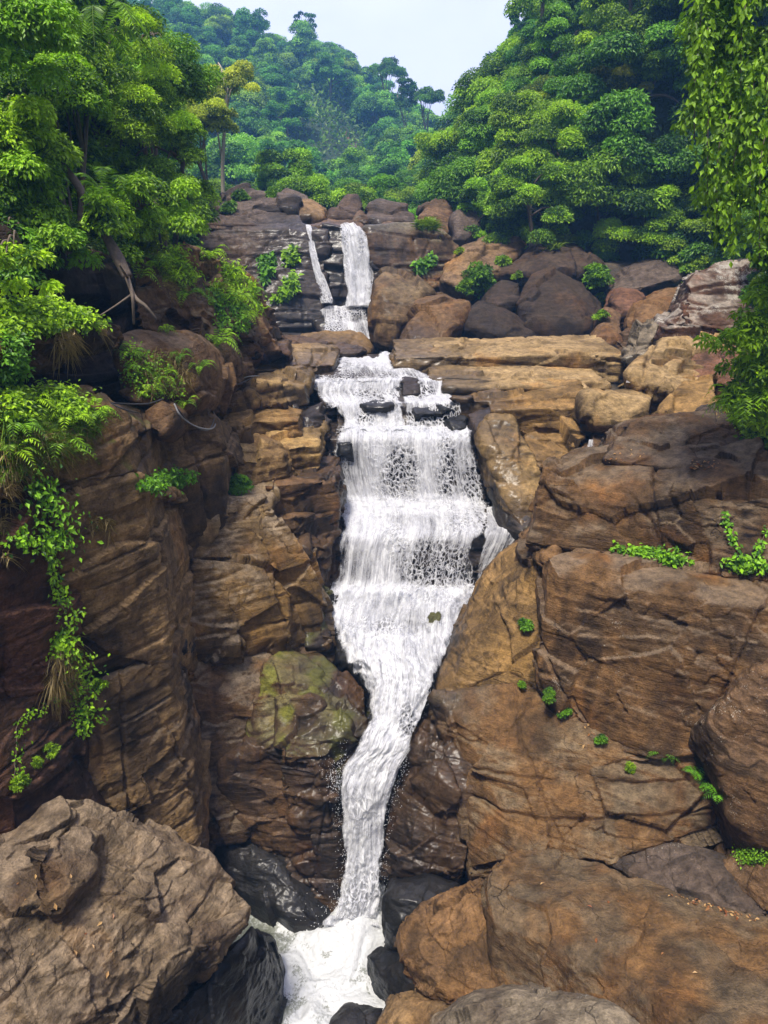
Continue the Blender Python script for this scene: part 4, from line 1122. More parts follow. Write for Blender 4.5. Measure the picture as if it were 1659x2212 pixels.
def cascade(key, name, label, layers=2, bulge=.10, relief=.055):
    rows = CASC[key]
    G = []
    for (a, b, y, d, f) in rows:
        G.append((P(a, y, d), P(b, y, d), f))
    Lp = np.array([g[0] for g in G]); Rp = np.array([g[1] for g in G]); Fo = np.array([g[2] for g in G])
    mid = .5 * (Lp + Rp)
    s = np.concatenate([[0], np.cumsum(np.linalg.norm(np.diff(mid, axis=0), axis=1))])
    dm = np.mean([r[3] for r in rows])
    res = max(.03, dm / 805 * 1.5)
    nv = max(8, int(s[-1] / res)); wmax = np.linalg.norm(Rp - Lp, axis=1).max(); nu = max(8, int(wmax / res))
    ts = np.linspace(0, s[-1], nv)
    idx = np.interp(ts, s, np.arange(len(s)))
    def sm(Q):
        Q = np.asarray(Q, float).reshape(len(Q), -1)
        lin = np.stack([np.interp(idx, np.arange(len(Q)), Q[:, c]) for c in range(Q.shape[1])], -1)
        k = max(1, int(.22 / res)) | 1
        pad = np.pad(lin, ((k // 2, k // 2), (0, 0)), 'edge')
        ker = np.ones(k) / k
        return np.stack([np.convolve(pad[:, c], ker, 'valid') for c in range(lin.shape[1])], -1)
    Ls, Rs, Fs = sm(Lp), sm(Rp), sm(Fo)[:, 0]
    Vs, Fsx, UV, FO, ED, LC = [], [], [], [], [], []
    off = 0
    for ly in range(layers):
        u = np.linspace(0, 1, nu)
        wid = np.linalg.norm(Rs - Ls, axis=1)
        X = Ls[:, None, :] + (Rs - Ls)[:, None, :] * u[None, :, None]
        seed = hash(key) % 97 if False else sum(map(ord, key)) % 97
        fu = (u[None, :] - .5) * wid[:, None]
        flow = np.stack([fu + seed * 3.1 + ly * 11.7, np.broadcast_to(ts[:, None], fu.shape) + ly * 5.3, np.full(fu.shape, seed * 1.7 + ly)], -1)
        q = flow.reshape(-1, 3)
        T = np.gradient(X, axis=0); U = np.gradient(X, axis=1)
        Nn = np.cross(U, -T); Nn /= np.linalg.norm(Nn, axis=2)[:, :, None] + 1e-9
        amp = relief * (.4 + .8 * np.clip(Fs, 0, 1.1))[:, None]
        fz = sstep(.75, 1., Fs)[:, None]
        dz = fz * 1.6 * amp * fbm(q * np.array([2.4, 1.5, 1]) + 33, 5, .62).reshape(fu.shape) + (1 - .6 * fz) * (fbm(q * np.array([1.6, .6, 1]), 4, .6).reshape(fu.shape) * 1.7 + .8 * fbm(q * np.array([6, 1.6, 1]) + 5, 3).reshape(fu.shape)) * amp
        big = (fbm(q * np.array([.7, .5, 1]) + 50, 2).reshape(fu.shape)) * bulge
        X = X + Nn * (dz + big + ly * relief * .9)[:, :, None]
        ed = np.minimum(u[None, :], 1 - u[None, :]) * wid[:, None]
        wl = np.minimum(1, wid / 3)[:, None]
        edge = 1 - sstep(0, 1, (ed + .46 * np.maximum(wl, .5) * fbm(q * np.array([1.5, .9, 1]) + 80, 4).reshape(fu.shape)) / (.04 + .28 * wl))
        fo = np.broadcast_to(Fs[:, None], fu.shape) - ly * .12
        sx, sy = PIX(X)
        LA_ = np.zeros(fu.shape)
        for (cx, cy, rx, ry, am) in THIN:
            e2 = ((sx - cx) / rx) ** 2 + ((sy - cy) / ry) ** 2
            gz = np.exp(-e2 ** 1.5)
            fo = fo - am * gz
            if am > .15: LA_ = LA_ + gz
        i, j = np.meshgrid(np.arange(nv - 1), np.arange(nu - 1), indexing='ij')
        a = (i * nu + j).ravel() + off
        Fsx.append(np.stack([a, a + nu, a + nu + 1, a + 1], -1))
        Vs.append(X.reshape(-1, 3)); UV.append(q); FO.append(fo.ravel()); ED.append(edge.ravel()); LC.append(np.clip(LA_, 0, 1).ravel())
        off += nv * nu
    me = mesh_np(name, np.concatenate(Vs), np.concatenate(Fsx))
    attr(me, 'flow', np.concatenate(UV), 'FLOAT_VECTOR')
    attr(me, 'lace', np.concatenate(LC)); attr(me, 'foam', np.concatenate(FO)); attr(me, 'edge', np.concatenate(ED))
    o = obj(name, me, M_WATER)
    return tag(o, label, 'waterfall', None, 'structure')
cascade('chute', 'waterfall', 'foaming white chute narrowing into the jet that plunges into the pool', 3, .16, .17)
cascade('side_curtain', 'waterfall', 'thin side curtain at the right of the lower falls', 1)
cascade('lower_shelf', 'waterfall', 'lower lacy water curtain falling from the wide shelf', 2, .1, .055)
cascade('main_curtain', 'waterfall', 'tall main water curtain with dark rock showing through')
cascade('step_low', 'waterfall', 'white step of water just above the main curtain on its left', 2, .12, .1)
cascade('step_low_right', 'waterfall', 'thin broken water step just above the main curtain on its right', 1)
cascade('step_mid', 'waterfall', 'combed water step at the left of the upper cascade', 2)
cascade('step_mid_right', 'waterfall', 'small square water step at the right of the upper cascade', 1)
cascade('upper_stream', 'waterfall', 'shallow stream spreading over the flat top of the cascade', 1, .05, .05)
cascade('head_fall', 'waterfall', 'little white spout at the head of the stream', 2)
cascade('thin_fall', 'waterfall', 'thin strand of the far waterfall, left of the two', 2, .05, .08)
cascade('twin_fall', 'waterfall', 'wide strand of the far waterfall, right of the two', 3, .08, .12)
cascade('apron', 'waterfall', 'lacy apron of water under the far waterfall', 1, .05, .06)
CASC['trickle'] = [(1362, 1372, 797, 27.9, .5), (1356, 1370, 806, 27.3, .42), (1352, 1368, 828, 26.6, .5)]
CASC['cleft'] = [(1273, 1281, 948, 23.9, .6), (1267, 1282, 968, 23.4, .5), (1256, 1284, 990, 22.8, .62)]
cascade('trickle', 'waterfall', 'small trickle beside the speckled upright stone', 1, .0, .015)
cascade('cleft', 'waterfall', 'white trickle in the narrow cleft under the perched block', 1, .0, .015)

# the pool
def build_pool():
    xs = np.arange(-5, 2.2, .035); ys = np.arange(9.5, 19, .035)
    X, Y = np.meshgrid(xs, ys)
    q = np.stack([X, Y, X * 0], -1).reshape(-1, 3)
    hitp = P(760, 2005, 14.2)
    dist = np.sqrt((q[:, 0] - hitp[0]) ** 2 + (q[:, 1] - hitp[1]) ** 2)
    wv = np.stack([vn(q * .9), vn(q * .9 + 9), q[:, 0] * 0], -1)
    z = .24 * fbm(q * 1.1 + wv, 5, .6) + .06 * fbm(q * 4.5 + wv, 4, .65) + .45 * np.exp(-(dist / .8) ** 2)
    V = q.copy(); V[:, 2] = z
    nx, ny = len(xs), len(ys)
    i, j = np.meshgrid(np.arange(ny - 1), np.arange(nx - 1), indexing='ij')
    a = (i * nx + j).ravel()
    me = mesh_np('pool_water', V, np.stack([a, a + 1, a + nx + 1, a + nx], -1))
    attr(me, 'churn', sstep(4.2, 1.0, dist + 1.2 * fbm(q * .6 + wv, 3) - .35 * np.clip(hitp[1] - q[:, 1], 0, 9)))
    m, t = new_mat('foaming_pool')
    out = N(t, 'ShaderNodeOutputMaterial')
    b = N(t, 'ShaderNodeBsdfPrincipled')
    pos = N(t, 'ShaderNodeNewGeometry').outputs['Position']
    ch = N(t, 'ShaderNodeAttribute', attribute_name='churn').outputs['Fac']
    n1 = noise(t, pos, 1.5, 6, .66, .45)
    n2 = noise(t, pos, 15, 5, .7, .4)
    f = math_n(t, 'ADD', math_n(t, 'ADD', math_n(t, 'MULTIPLY', n1, .85), math_n(t, 'MULTIPLY', n2, .55)), math_n(t, 'MULTIPLY', ch, .42))
    f = ramp(t, f, [(.86, 0.), (1.0, .55), (1.14, 1.)])
    c = mixc(t, f, (.16, .17, .13), (.56, .57, .57))
    c = mixc(t, ramp(t, math_n(t, 'ADD', ch, math_n(t, 'MULTIPLY', n1, .35)), [(.12, 1.), (.3, 0.)]), c, (.02, .03, .03))
    link(t, c, b.inputs['Base Color'])
    link(t, math_n(t, 'ADD', .12, math_n(t, 'MULTIPLY', f, .4)), b.inputs['Roughness'])
    bp = N(t, 'ShaderNodeBump'); bp.inputs['Distance'].default_value = .04
    link(t, math_n(t, 'ADD', n1, n2), bp.inputs['Height']); link(t, bp.outputs[0], b.inputs['Normal'])
    link(t, b.outputs[0], out.inputs[0])
    o = obj('pool_water', me, m)
    tag(o, 'churning foamy plunge pool at the foot of the jet', 'water', None, 'structure')
build_pool()

def flat_water(name, label, pts, z):
    V = np.array([(*p[:2], z) for p in pts])
    m = simple_mat('dark_water', (.02, .022, .02), .08, 6, .2, .03, .6)
    me = bpy.data.meshes.new(name); me.from_pydata([tuple(v) for v in V], [], [list(range(len(V)))])
    return tag(obj(name, me, m), label, 'water', None, 'structure')

def build_spray():
    rng = np.random.RandomState(5)
    pts, rad = [], []
    def add(c, sig, n, r0, r1):
        pts.append(np.array(c) + rng.randn(n, 3) * np.array(sig)); rad.append(rng.uniform(r0, r1, n))
    for (a, b, y, d, f) in CASC['chute'][9:14]:
        for s_, k in ((0, 1), (1, 1)):
            add(P(a + (b - a) * s_, y, d - .15), (.10, .10, .28), 110, .003, .008)
    add(P(722, 1680, 15.5), (.16, .12, .22), 260, .003, .009)
    add(P(760, 1985, 14.0), (.5, .3, .25), 400, .004, .010)
    for s_ in np.linspace(0, 1, 8):
        add(P(735 + 310 * s_, 1092, 24.0), (.25, .12, .12), 50, .005, .011)
        add(P(725 + 300 * s_, 1280, 21.2), (.25, .12, .12), 60, .005, .011)
    add(P(900, 1520, 16.9), (.2, .12, .3), 160, .003, .009)
    p = np.concatenate(pts); r = np.concatenate(rad)
    o6 = np.array([[1, 0, 0], [-1, 0, 0], [0, 1, 0], [0, -1, 0], [0, 0, 1.5], [0, 0, -1.5]])
    f8 = np.array([[0, 2, 4], [2, 1, 4], [1, 3, 4], [3, 0, 4], [2, 0, 5], [1, 2, 5], [3, 1, 5], [0, 3, 5]])
    V = (p[:, None, :] + o6[None] * r[:, None, None]).reshape(-1, 3)
    F = (f8[None] + 6 * np.arange(len(p))[:, None, None]).reshape(-1, 3)
    m, t = new_mat('droplets')
    out = N(t, 'ShaderNodeOutputMaterial'); b = N(t, 'ShaderNodeBsdfPrincipled')
    b.inputs['Base Color'].default_value = (.88, .89, .9, 1); b.inputs['Roughness'].default_value = .3
    link(t, b.outputs[0], out.inputs[0])
    tag(obj('spray', mesh_np('spray', V, F), m), 'flying white droplets around the jet and curtains', 'spray', None, 'stuff')
build_spray()
# ------------------------------------------------------------------ foliage
def unit(v): return v / (np.linalg.norm(v, axis=-1, keepdims=True) + 1e-9)
def leaf_quads(pos, d, nrm, L, wr=.42, fold=.10):
    s = unit(np.cross(d, nrm))
    L = np.broadcast_to(L, (len(pos),))[:, None]
    up = unit(np.cross(s, d))
    mid = pos + d * L * .45
    V = np.stack([pos, mid + s * L * wr * .5 + up * fold * L, pos + d * L - up * fold * L * .8, mid - s * L * wr * .5 + up * fold * L], 1).reshape(-1, 3)
    F = np.arange(len(V)).reshape(-1, 4)
    return V, F
def leaf_mass(rng, cl, n_per, L, wr=.42, droop=.35, flat=.7, spread=1.0, jit=.25):
    """cl: list of (centre, radius, tone); leaves cover the upper shell of every clump"""
    P_, D_, N_, C_, L_ = [], [], [], [], []
    for (c, r, tone) in cl:
        n = int(n_per * (r / np.mean([k[1] for k in cl])) ** 1.5)
        v = unit(rng.randn(n, 3)); v[:, 2] = np.where(v[:, 2] < -.25, -v[:, 2], v[:, 2])
        rr = r * (1 - jit * rng.rand(n) ** 1.5 * 1.6) * spread
        p = np.array(c) + v * rr[:, None] * np.array([1, 1, flat])
        nn = unit(v * .75 + np.array([0, 0, .6]) + .5 * rng.randn(n, 3))
        d = unit(v * .8 + .75 * rng.randn(n, 3) - np.array([0, 0, droop]))
        d = unit(d - nn * (d * nn).sum(1)[:, None] * .8)
        P_.append(p); D_.append(d); N_.append(nn)
        C_.append(np.clip(tone + .16 * rng.randn(n), 0, 1)); L_.append(L * rng.uniform(.7, 1.25, n))
    P_, D_, N_ = map(np.concatenate, (P_, D_, N_))
    V, F = leaf_quads(P_, D_, N_, np.concatenate(L_), wr)
    return V, F, np.repeat(np.concatenate(C_), 4)
def leaf_mesh(name, V, F, cv):
    me = mesh_np(name, V, F, False)
    attr(me, 'cv', cv)
    return me
def crown_clumps(rng, kind, Rr, n):
    cl = []
    for i in range(n):
        if kind == 'round':
            v = unit(rng.randn(3)); v[2] = abs(v[2]) * 1.05 - .25
            c = v * Rr * rng.uniform(.5, .92) * np.array([1, 1, .85]); r = Rr * rng.uniform(.2, .38)
        elif kind == 'flat':
            a = rng.rand() * 6.283; q = math.sqrt(rng.rand())
            c = np.array([math.cos(a) * q, math.sin(a) * q, .32 - .55 * q * q + rng.uniform(-.14, .14)]) * Rr; r = Rr * rng.uniform(.16, .32)
        elif kind == 'tall':
            h = rng.uniform(-.9, 1.1); q = math.sqrt(max(.05, 1 - (h * .85) ** 2)) * .62
            a = rng.rand() * 6.283
            c = np.array([math.cos(a) * q, math.sin(a) * q, h]) * Rr * rng.uniform(.75, 1.); r = Rr * rng.uniform(.2, .34)
        elif kind == 'spray':           # clumps strung along irregular branches
            nb = 9
            b = i % nb; j = (i // nb + 1) / (n / nb)
            ra = np.random.RandomState(int(Rr * 100) + b * 13 + n)
            a = b * 2.4 + ra.uniform(-.4, .4); e = ra.uniform(.05, 1.15); q = ra.uniform(.75, 1.1)
            c = np.array([math.cos(a) * math.cos(e), math.sin(a) * math.cos(e), math.sin(e) * .95]) * Rr * q * j + np.array([0, 0, -.35 * j * j * Rr * math.cos(e)])
            c = c + rng.randn(3) * Rr * .09; r = Rr * rng.uniform(.15, .27)
        else:   # draped
            a = rng.rand() * 6.283; h = rng.uniform(-1.1, .7); q = .95 - .45 * max(h, 0)
            c = np.array([math.cos(a) * q * .85, math.sin(a) * q * .85, h]) * Rr; r = Rr * rng.uniform(.2, .36)
        cl.append((c, r, rng.uniform(.0, 1.0)))
    return cl
def crown_proto(seed, kind, Rr, n, per, L, wr=.42, droop=.35, flat=.7):
    rng = np.random.RandomState(seed)
    cl = crown_clumps(rng, kind, Rr, n)
    V, F, c = leaf_mass(rng, cl, per, L, wr, droop, flat)
    return leaf_mesh('crown', V, F, c), cl
def trunk_mesh(seed, h, cl, r0):
    """tapered trunk from the ground to the crown centre (at height h) with limbs into the clumps"""
    rng = np.random.RandomState(seed)
    top = np.array([rng.uniform(-.15, .15) * h, rng.uniform(-.15, .15) * h, h])
    pa = smooth_path([(0, 0, -.6), (rng.uniform(-.1, .1), rng.uniform(-.1, .1), h * .45), top], 8)
    parts = [tube(pa, np.linspace(r0, r0 * .55, 8), 7)]
    for k in rng.permutation(len(cl))[:7]:
        c = np.array(cl[k][0]) + np.array([0, 0, h])
        st = pa[rng.randint(4, 8)]
        parts.append(tube(smooth_path([st, st + (c - st) * .5 + np.array([0, 0, .12 * h]), c], 6), np.linspace(r0 * .42, r0 * .1, 6), 5))
    V, F = merge(parts)
    return mesh_mixed('trunk', V, F)
def make_tree(name, label, cat, proto, loc, rot, sc, col, group=None, mat=None, bark=None):
    """proto: (crown mesh, trunk mesh, crown height)"""
    cm, tm, h = proto
    e = obj(name, None, None, None, loc)
    e.empty_display_size = .3
    e.rotation_euler = (0, 0, rot)
    e.scale = (sc, sc, sc * 1.0)
    c = obj('crown', cm, mat or M_LEAF, e, (0, 0, h)); c.color = (*col, 1)
    if tm is not None: obj('trunk', tm, bark or M_BARK, e)
    return tag(e, label, cat, group)

def build_forest():
    rng = np.random.RandomState(21)
    far = []
    for k, kd in enumerate(['round', 'spray', 'round', 'tall']):
        cm, cl = crown_proto(100 + k, kd, 4.2, 45, 380, .30, .5)
        far.append((cm, trunk_mesh(k, 4.0, cl, .28), 4.0))
    mid = []
    for k, (kd, L, per, wr, dr) in enumerate([('round', .19, 620, .45, .5), ('spray', .19, 560, .36, .4), ('tall', .18, 560, .45, .6), ('draped', .17, 660, .5, .9), ('spray', .21, 520, .3, .6)]):
        cm, cl = crown_proto(200 + k, kd, 2.9, 54, per, L, wr, dr)
        mid.append((cm, trunk_mesh(20 + k, 3.0, cl, .2), 3.0))
    near = []
    for k, (kd, L, per, wr, dr) in enumerate([('round', .125, 520, .5, .5), ('spray', .15, 430, .34, .6), ('draped', .115, 560, .55, .9), ('tall', .13, 460, .5, .6)]):
        cm, cl = crown_proto(300 + k, kd, 1.55, 54, per, L, wr, dr)
        near.append((cm, trunk_mesh(40 + k, 1.5, cl, .09), 1.5))
    toe_p = []
    for k, kd in enumerate(['draped', 'round']):
        cm, cl = crown_proto(400 + k, kd, 1.7, 36, 620, .15, .5, .8)
        toe_p.append((cm, trunk_mesh(60 + k, 1.3, cl, .08), 1.3))
    def sample(x0, x1, y0, y1, kind, n, rmin):
        pts = np.zeros((0, 3))
        X = rng.uniform(x0, x1, n); Y = rng.uniform(y0, y1, n)
        Z = terrain_h(X, Y) + CAMZ
        K = terrain_kind(X, Y)
        A = np.stack([X, Y, Z], -1)
        px, py = PIX(A)
        ok = (K == kind) & (px > -110) & (px < 1770) & (py > -260) & (py < 900)
        cliff = (px > 655) & (px < 800) & (py > 225) & (py < 410) & (Y < 166) & (kind == 3)
        ok &= ~cliff
        # leave out trees that stand wholly behind a rise of the ground
        tip = A + np.array([0, 0, 7.5 if kind == 3 or Y.min() > 38 else 4.0])
        tt = np.linspace(.35, .985, 60)[None, :, None]
        L_ = np.array([0, 0, CAMZ]) + (tip - np.array([0, 0, CAMZ]))[:, None, :] * tt
        ok &= (terrain_h(L_[..., 0], L_[..., 1]) + CAMZ < L_[..., 2] + .3).all(1)
        out = []
        for a in A[ok]:
            rm = rmin(a)
            if all((a[0] - b[0]) ** 2 + (a[1] - b[1]) ** 2 + .6 * (a[2] - b[2]) ** 2 > rm * rm for b in out):
                out.append(a)
        return out
    hues = [(1, 1, 1), (1.3, 1.15, .8), (.7, .82, .95), (1.15, 1.08, .7), (.55, .72, 1.1), (1.6, 1.35, 1.0), (.9, 1.05, .8), (1.5, 1.1, .7), (.65, .85, .7)]
    def hue(): 
        h = np.array(hues[rng.randint(len(hues))]) * rng.uniform(.8, 1.2)
        return h
    # far hill: bluish distance haze is tinted into the leaf colours
    cnt = 0
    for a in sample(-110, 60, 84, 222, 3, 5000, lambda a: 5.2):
        make_tree('forest_tree', 'haze tinted blue green tree among many on the far forested hill', 'tree', far[rng.randint(4)], a - [0, 0, .5], rng.uniform(0, 6.28), rng.uniform(.75, 1.25), hue() * np.array([.8, .95, 1.8]), 'trees on the far hill')
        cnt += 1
    c1 = cnt
    for a in sample(2, 60, 40, 150, 2, 9000, lambda a: 2.65 + max(0, a[1] - 50) * .035):
        big = a[1] > 85
        make_tree('broadleaf_tree', 'leafy tree packed among others on the right hand slope', 'tree', (far if big else mid)[[0, 1, 2, 3][rng.randint(4)] if big else [0, 1, 2, 3, 3, 3, 0][rng.randint(7)]], a - [0, 0, .4], rng.uniform(0, 6.28), rng.uniform(.7, 1.25), hue(), 'trees on the right slope')
        cnt += 1
    c2 = cnt
    for a in sample(5, 40, 14, 40, 2, 4000, lambda a: 1.9):
        make_tree('shrub_tree', 'small leafy tree on the lower right bank above the boulders', 'tree', (near if a[1] < 30 else mid)[rng.randint(4)], a - [0, 0, .3], rng.uniform(0, 6.28), rng.uniform(.7, 1.3) * (1 if a[1] < 30 else .7), hue(), 'trees on the lower right bank')
        cnt += 1
    tn = 0
    toe = []
    for _ in range(1500):
        y = rng.uniform(30, 62); x = float(x_right(y)) + rng.uniform(-1.1, 2.2)
        px, py = PIX(np.array([x, y, float(terrain_h(x, y)) + CAMZ]))
        if px > 1720 or any((x - u) ** 2 + (y - v_) ** 2 < 1.25 ** 2 for u, v_ in toe): continue
        toe.append((x, y))
        make_tree('thicket_shrub', 'drooping green shrub in the thicket just behind the boulders', 'shrub', near[[0, 2, 2, 3][rng.randint(4)]] if y < 38 else toe_p[rng.randint(2)], (x, y, float(terrain_h(x, y)) + CAMZ - .9), rng.uniform(0, 6.28), rng.uniform(.8, 1.3), hue(), 'thicket behind the boulders')
        cnt += 1
    c3 = cnt
    for a in sample(-40, -4, 42, 110, 1, 5000, lambda a: 3.6):
        make_tree('broadleaf_tree', 'leafy tree on the left slope beyond the rock outcrop', 'tree', mid[rng.randint(5)], a - [0, 0, .4], rng.uniform(0, 6.28), rng.uniform(.8, 1.4), hue(), 'trees on the left slope')
        cnt += 1
    for a in sample(-24, 9, 53, 86, 0, 2500, lambda a: 2.6):
        make_tree('broadleaf_tree', 'bushy tree on the valley floor behind the far rim boulders', 'tree', mid[[0, 3, 3, 0, 2][rng.randint(5)]], a - [0, 0, 1.6], rng.uniform(0, 6.28), rng.uniform(.65, .95), hue(), 'trees behind the far rim')
        cnt += 1
    c4 = cnt
    for a in sample(-16, -6, 14, 42, 1, 12000, lambda a: 1.45 + max(0, a[1] - 22) * .03):
        s = rng.uniform(.75, 1.2) * (1 + max(0, a[1] - 22) * .02)
        make_tree('shrub_tree', 'dense leafy shrub clinging to the steep left bank', 'tree', near[rng.randint(4)], a + [.2, -.2, -.5], rng.uniform(0, 6.28), s, hue(), 'shrubs on the steep left bank')
        cnt += 1
    print('TREES', c1, c2 - c1, c3 - c2, c4 - c3, cnt - c4)
    # undergrowth in the gaps: uncountable small leaves over the slopes
    X = np.concatenate([rng.uniform(-18, 30, 90000), rng.uniform(-40, 60, 110000), rng.uniform(-100, 60, 60000)])
    Y = np.concatenate([rng.uniform(13, 45, 90000), rng.uniform(40, 110, 110000), rng.uniform(85, 215, 60000)])
    A = np.stack([X, Y, terrain_h(X, Y) + CAMZ], -1)
    px, py = PIX(A)
    K = terrain_kind(X, Y)
    ok = (K > 0) & (px > -100) & (px < 1760) & (py > -150) & (py < 950)
    A = A[ok]
    n = len(A)
    L = (.14 + A[:, 1] * .0052) * rng.uniform(.7, 1.3, n)
    A[:, 2] += rng.uniform(0, .5, n) * (1 + A[:, 1] * .02)
    nn = unit(np.array([0, -.25, 1.]) + .5 * rng.randn(n, 3))
    d = unit(rng.randn(n, 3) - np.array([0, .3, .3]))
    V, F = leaf_quads(A, d, nn, L, .45)
    o = obj('undergrowth', leaf_mesh('undergrowth', V, F, np.repeat(np.clip(.3 + .3 * fbm(A * .3, 2), 0, 1), 4)), M_LEAF)
    tag(o, 'tangled low undergrowth filling the gaps between the trees', 'undergrowth', None, 'stuff')
build_forest()

# ------------------------------------------------------------------ single trees that stand out
def special_tree(px, py, d, Rm, kind, col, label, name='broadleaf_tree', n=40, per=1520, L=.15, wr=.45, seed=0, bark=None, r0=None, droop=.4, flat=.7, group=None):
    c = P(px, py, d)
    base = float(terrain_h(c[0], c[1])) + CAMZ
    h = max(1.2, c[2] - base)
    cm, cl = crown_proto(900 + seed, kind, Rm, n, per, L, wr, droop, flat)
    tm = trunk_mesh(900 + seed, h, cl, r0 or .05 * Rm + .04)
    return make_tree(name, label, 'tree', (cm, tm, h), (c[0], c[1], base), 0, 1, col, group, None, bark)
special_tree(472, 205, 58, 2.7, 'spray', (2.4, 1.45, 3.0), 'pale yellow green tree with thin trunks showing, standing out on the left slope', n=34, per=570, seed=1, bark=M_PALEBARK)
special_tree(440, 275, 50, 2.2, 'spray', (2.0, 1.3, 2.2), 'yellowish feathery tree just below the pale yellow green tree', n=34, per=570, seed=2)
special_tree(612, 385, 62, 2.3, 'draped', (1.35, 1.3, 2.2), 'frosty light green tree low at the foot of the far hill', seed=3, L=0.20)
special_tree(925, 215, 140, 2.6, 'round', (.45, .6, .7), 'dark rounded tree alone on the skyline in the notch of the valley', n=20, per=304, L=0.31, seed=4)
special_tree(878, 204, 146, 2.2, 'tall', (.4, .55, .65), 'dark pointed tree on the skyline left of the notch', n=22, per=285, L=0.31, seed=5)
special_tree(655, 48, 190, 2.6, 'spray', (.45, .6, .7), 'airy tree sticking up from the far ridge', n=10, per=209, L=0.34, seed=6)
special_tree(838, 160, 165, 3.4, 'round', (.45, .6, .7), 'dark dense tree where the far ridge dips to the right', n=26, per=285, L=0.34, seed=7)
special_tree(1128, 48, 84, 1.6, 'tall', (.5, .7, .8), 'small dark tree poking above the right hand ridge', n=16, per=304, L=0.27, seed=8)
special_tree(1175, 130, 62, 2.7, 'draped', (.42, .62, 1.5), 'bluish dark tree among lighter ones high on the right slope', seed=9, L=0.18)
special_tree(1225, 320, 47, 2.7, 'draped', (1.35, 1.2, 1.0), 'big bright green tree in the middle of the right slope', seed=10, n=64, per=700)
special_tree(1150, 425, 45, 2.2, 'draped', (1.25, 1.2, .9), 'light green thicket tree above the tan boulders', seed=11, n=56, per=700)
special_tree(1405, 160, 47, 2.1, 'spray', (1.15, 1.05, .9), 'tall light green tree high on the right slope next to the orange tinted one', seed=12, n=54, per=627, bark=M_PALEBARK, r0=.15)
special_tree(1335, 175, 47, 1.8, 'spray', (1.9, 1.05, .8), 'tree with orange tinted young leaves high on the right slope', seed=13, n=26, per=570)
special_tree(1395, 430, 45, 2.4, 'draped', (1.3, 1.2, .8), 'rounded leafy thicket directly above the wide grey boulder', seed=15, n=50, per=798, L=0.13)
special_tree(1060, 440, 48, 1.8, 'draped', (1.1, 1.15, .8), 'vine covered shrub at the foot of the right slope by the far rim', seed=16, n=40, per=684, L=0.14)
special_tree(225, 140, 26, 1.9, 'draped', (1.5, 1.3, .8), 'bright green spreading tree in the upper left', seed=17, n=50, per=722, L=0.11, wr=.36)
special_tree(330, 345, 27, 1.7, 'draped', (1.4, 1.3, .8), 'light green layered tree on the left bank over the outcrop', seed=18, n=50, per=722, L=0.11, wr=.36)
special_tree(330, 190, 30, 2.2, 'round', (.9, 1., .8), 'dark full crowned tree at the edge of the left bank', seed=19, n=50, per=722, L=0.12)
special_tree(120, 215, 21, 1.4, 'round', (1.1, 1.1, .7), 'leafy shrub at the left edge above the leaning trunk', seed=20, n=46, per=722, L=0.10)

# ------------------------------------------------------------------ palms and ferns
def frond_parts(rng, base, az, length, rise, leaflets, lw, cv, down=1.0):
    t = np.linspace(0, 1, leaflets)
    r = length * t
    z = rise * length * np.sin(t * 1.7) - down * length * .75 * t ** 2.4
    pth = np.array(base) + np.stack([np.cos(az) * r, np.sin(az) * r, z], -1)
    T = unit(np.gradient(pth, axis=0))
    S = unit(np.cross(T, np.array([0, 0, 1.])))
    Np = unit(np.cross(S, T))
    ll = lw * np.sin(np.clip(t * 2.6 + .35, 0, math.pi)) + .02 * lw
    out = []
    for sg in (-1, 1):
        d = unit(S * sg + T * .55 - np.array([0, 0, .28]) + .08 * rng.randn(leaflets, 3))
        V, F = leaf_quads(pth, d, Np, ll, .2, .05)
        out.append((V, F))
    V, F = merge(out)
    return V, F, np.full(len(V), cv), pth
def frond_plant(name, label, cat, base, n, length, leaflets, lw, rise=.7, down=1., col=(1, 1, 1), seed=0, group=None, lean=(0, 0), mat=None):
    rng = np.random.RandomState(seed)
    Vs, Fs, Cs, off, st = [], [], [], 0, []
    for k in range(n):
        az = k * 2.4 + rng.uniform(-.3, .3)
        V, F, c, pth = frond_parts(rng, (0, 0, 0), az, length * rng.uniform(.65, 1.1), rise * rng.uniform(.5, 1.3), leaflets, lw, rng.uniform(.25, .9), down)
        Vs.append(V); Fs.append(F + off); Cs.append(c); off += len(V)
        st.append(tube(pth, np.linspace(.012, .004, len(pth)) * length, 4))
    e = obj(name, None, None, None, tuple(base)); e.empty_display_size = .2
    o = obj('fronds', leaf_mesh('fronds', np.concatenate(Vs), np.concatenate(Fs), np.concatenate(Cs)), mat or M_LEAF, e); o.color = (*col, 1)
    V, F = merge(st)
    obj('stems', mesh_mixed('stems', V, F), M_GRASS, e)
    return tag(e, label, cat, group)
c = P(1172, 4, 56)
frond_plant('palm_tree', 'palm on the skyline at the top of the right hand ridge', 'palm', c, 13, 2.3, 26, .55, .8, 1.1, (.6, .75, .8), 3)
zb = float(terrain_h(c[0], c[1])) + CAMZ
V, F = tube(smooth_path([(0, 0, zb - c[2]), (.2, 0, (zb - c[2]) * .5), (0, 0, 0)], 8), .12, 6)
obj('trunk', mesh_mixed('trunk', V, F), M_BARK, [o for o in COL.objects if o.name.startswith('palm_tree')][0])
frond_plant('palm_tree', 'feathery palm hanging in the thicket of the upper left', 'palm', P(215, 78, 22), 11, 1.5, 30, .34, .6, 1.4, (.9, .95, 1.2), 4)
frond_plant('palm_tree', 'young fan of palm fronds beside the leaning trunk', 'palm', P(248, 455, 20), 12, 1.0, 26, .3, 1.1, .9, (1, 1.05, .9), 5)

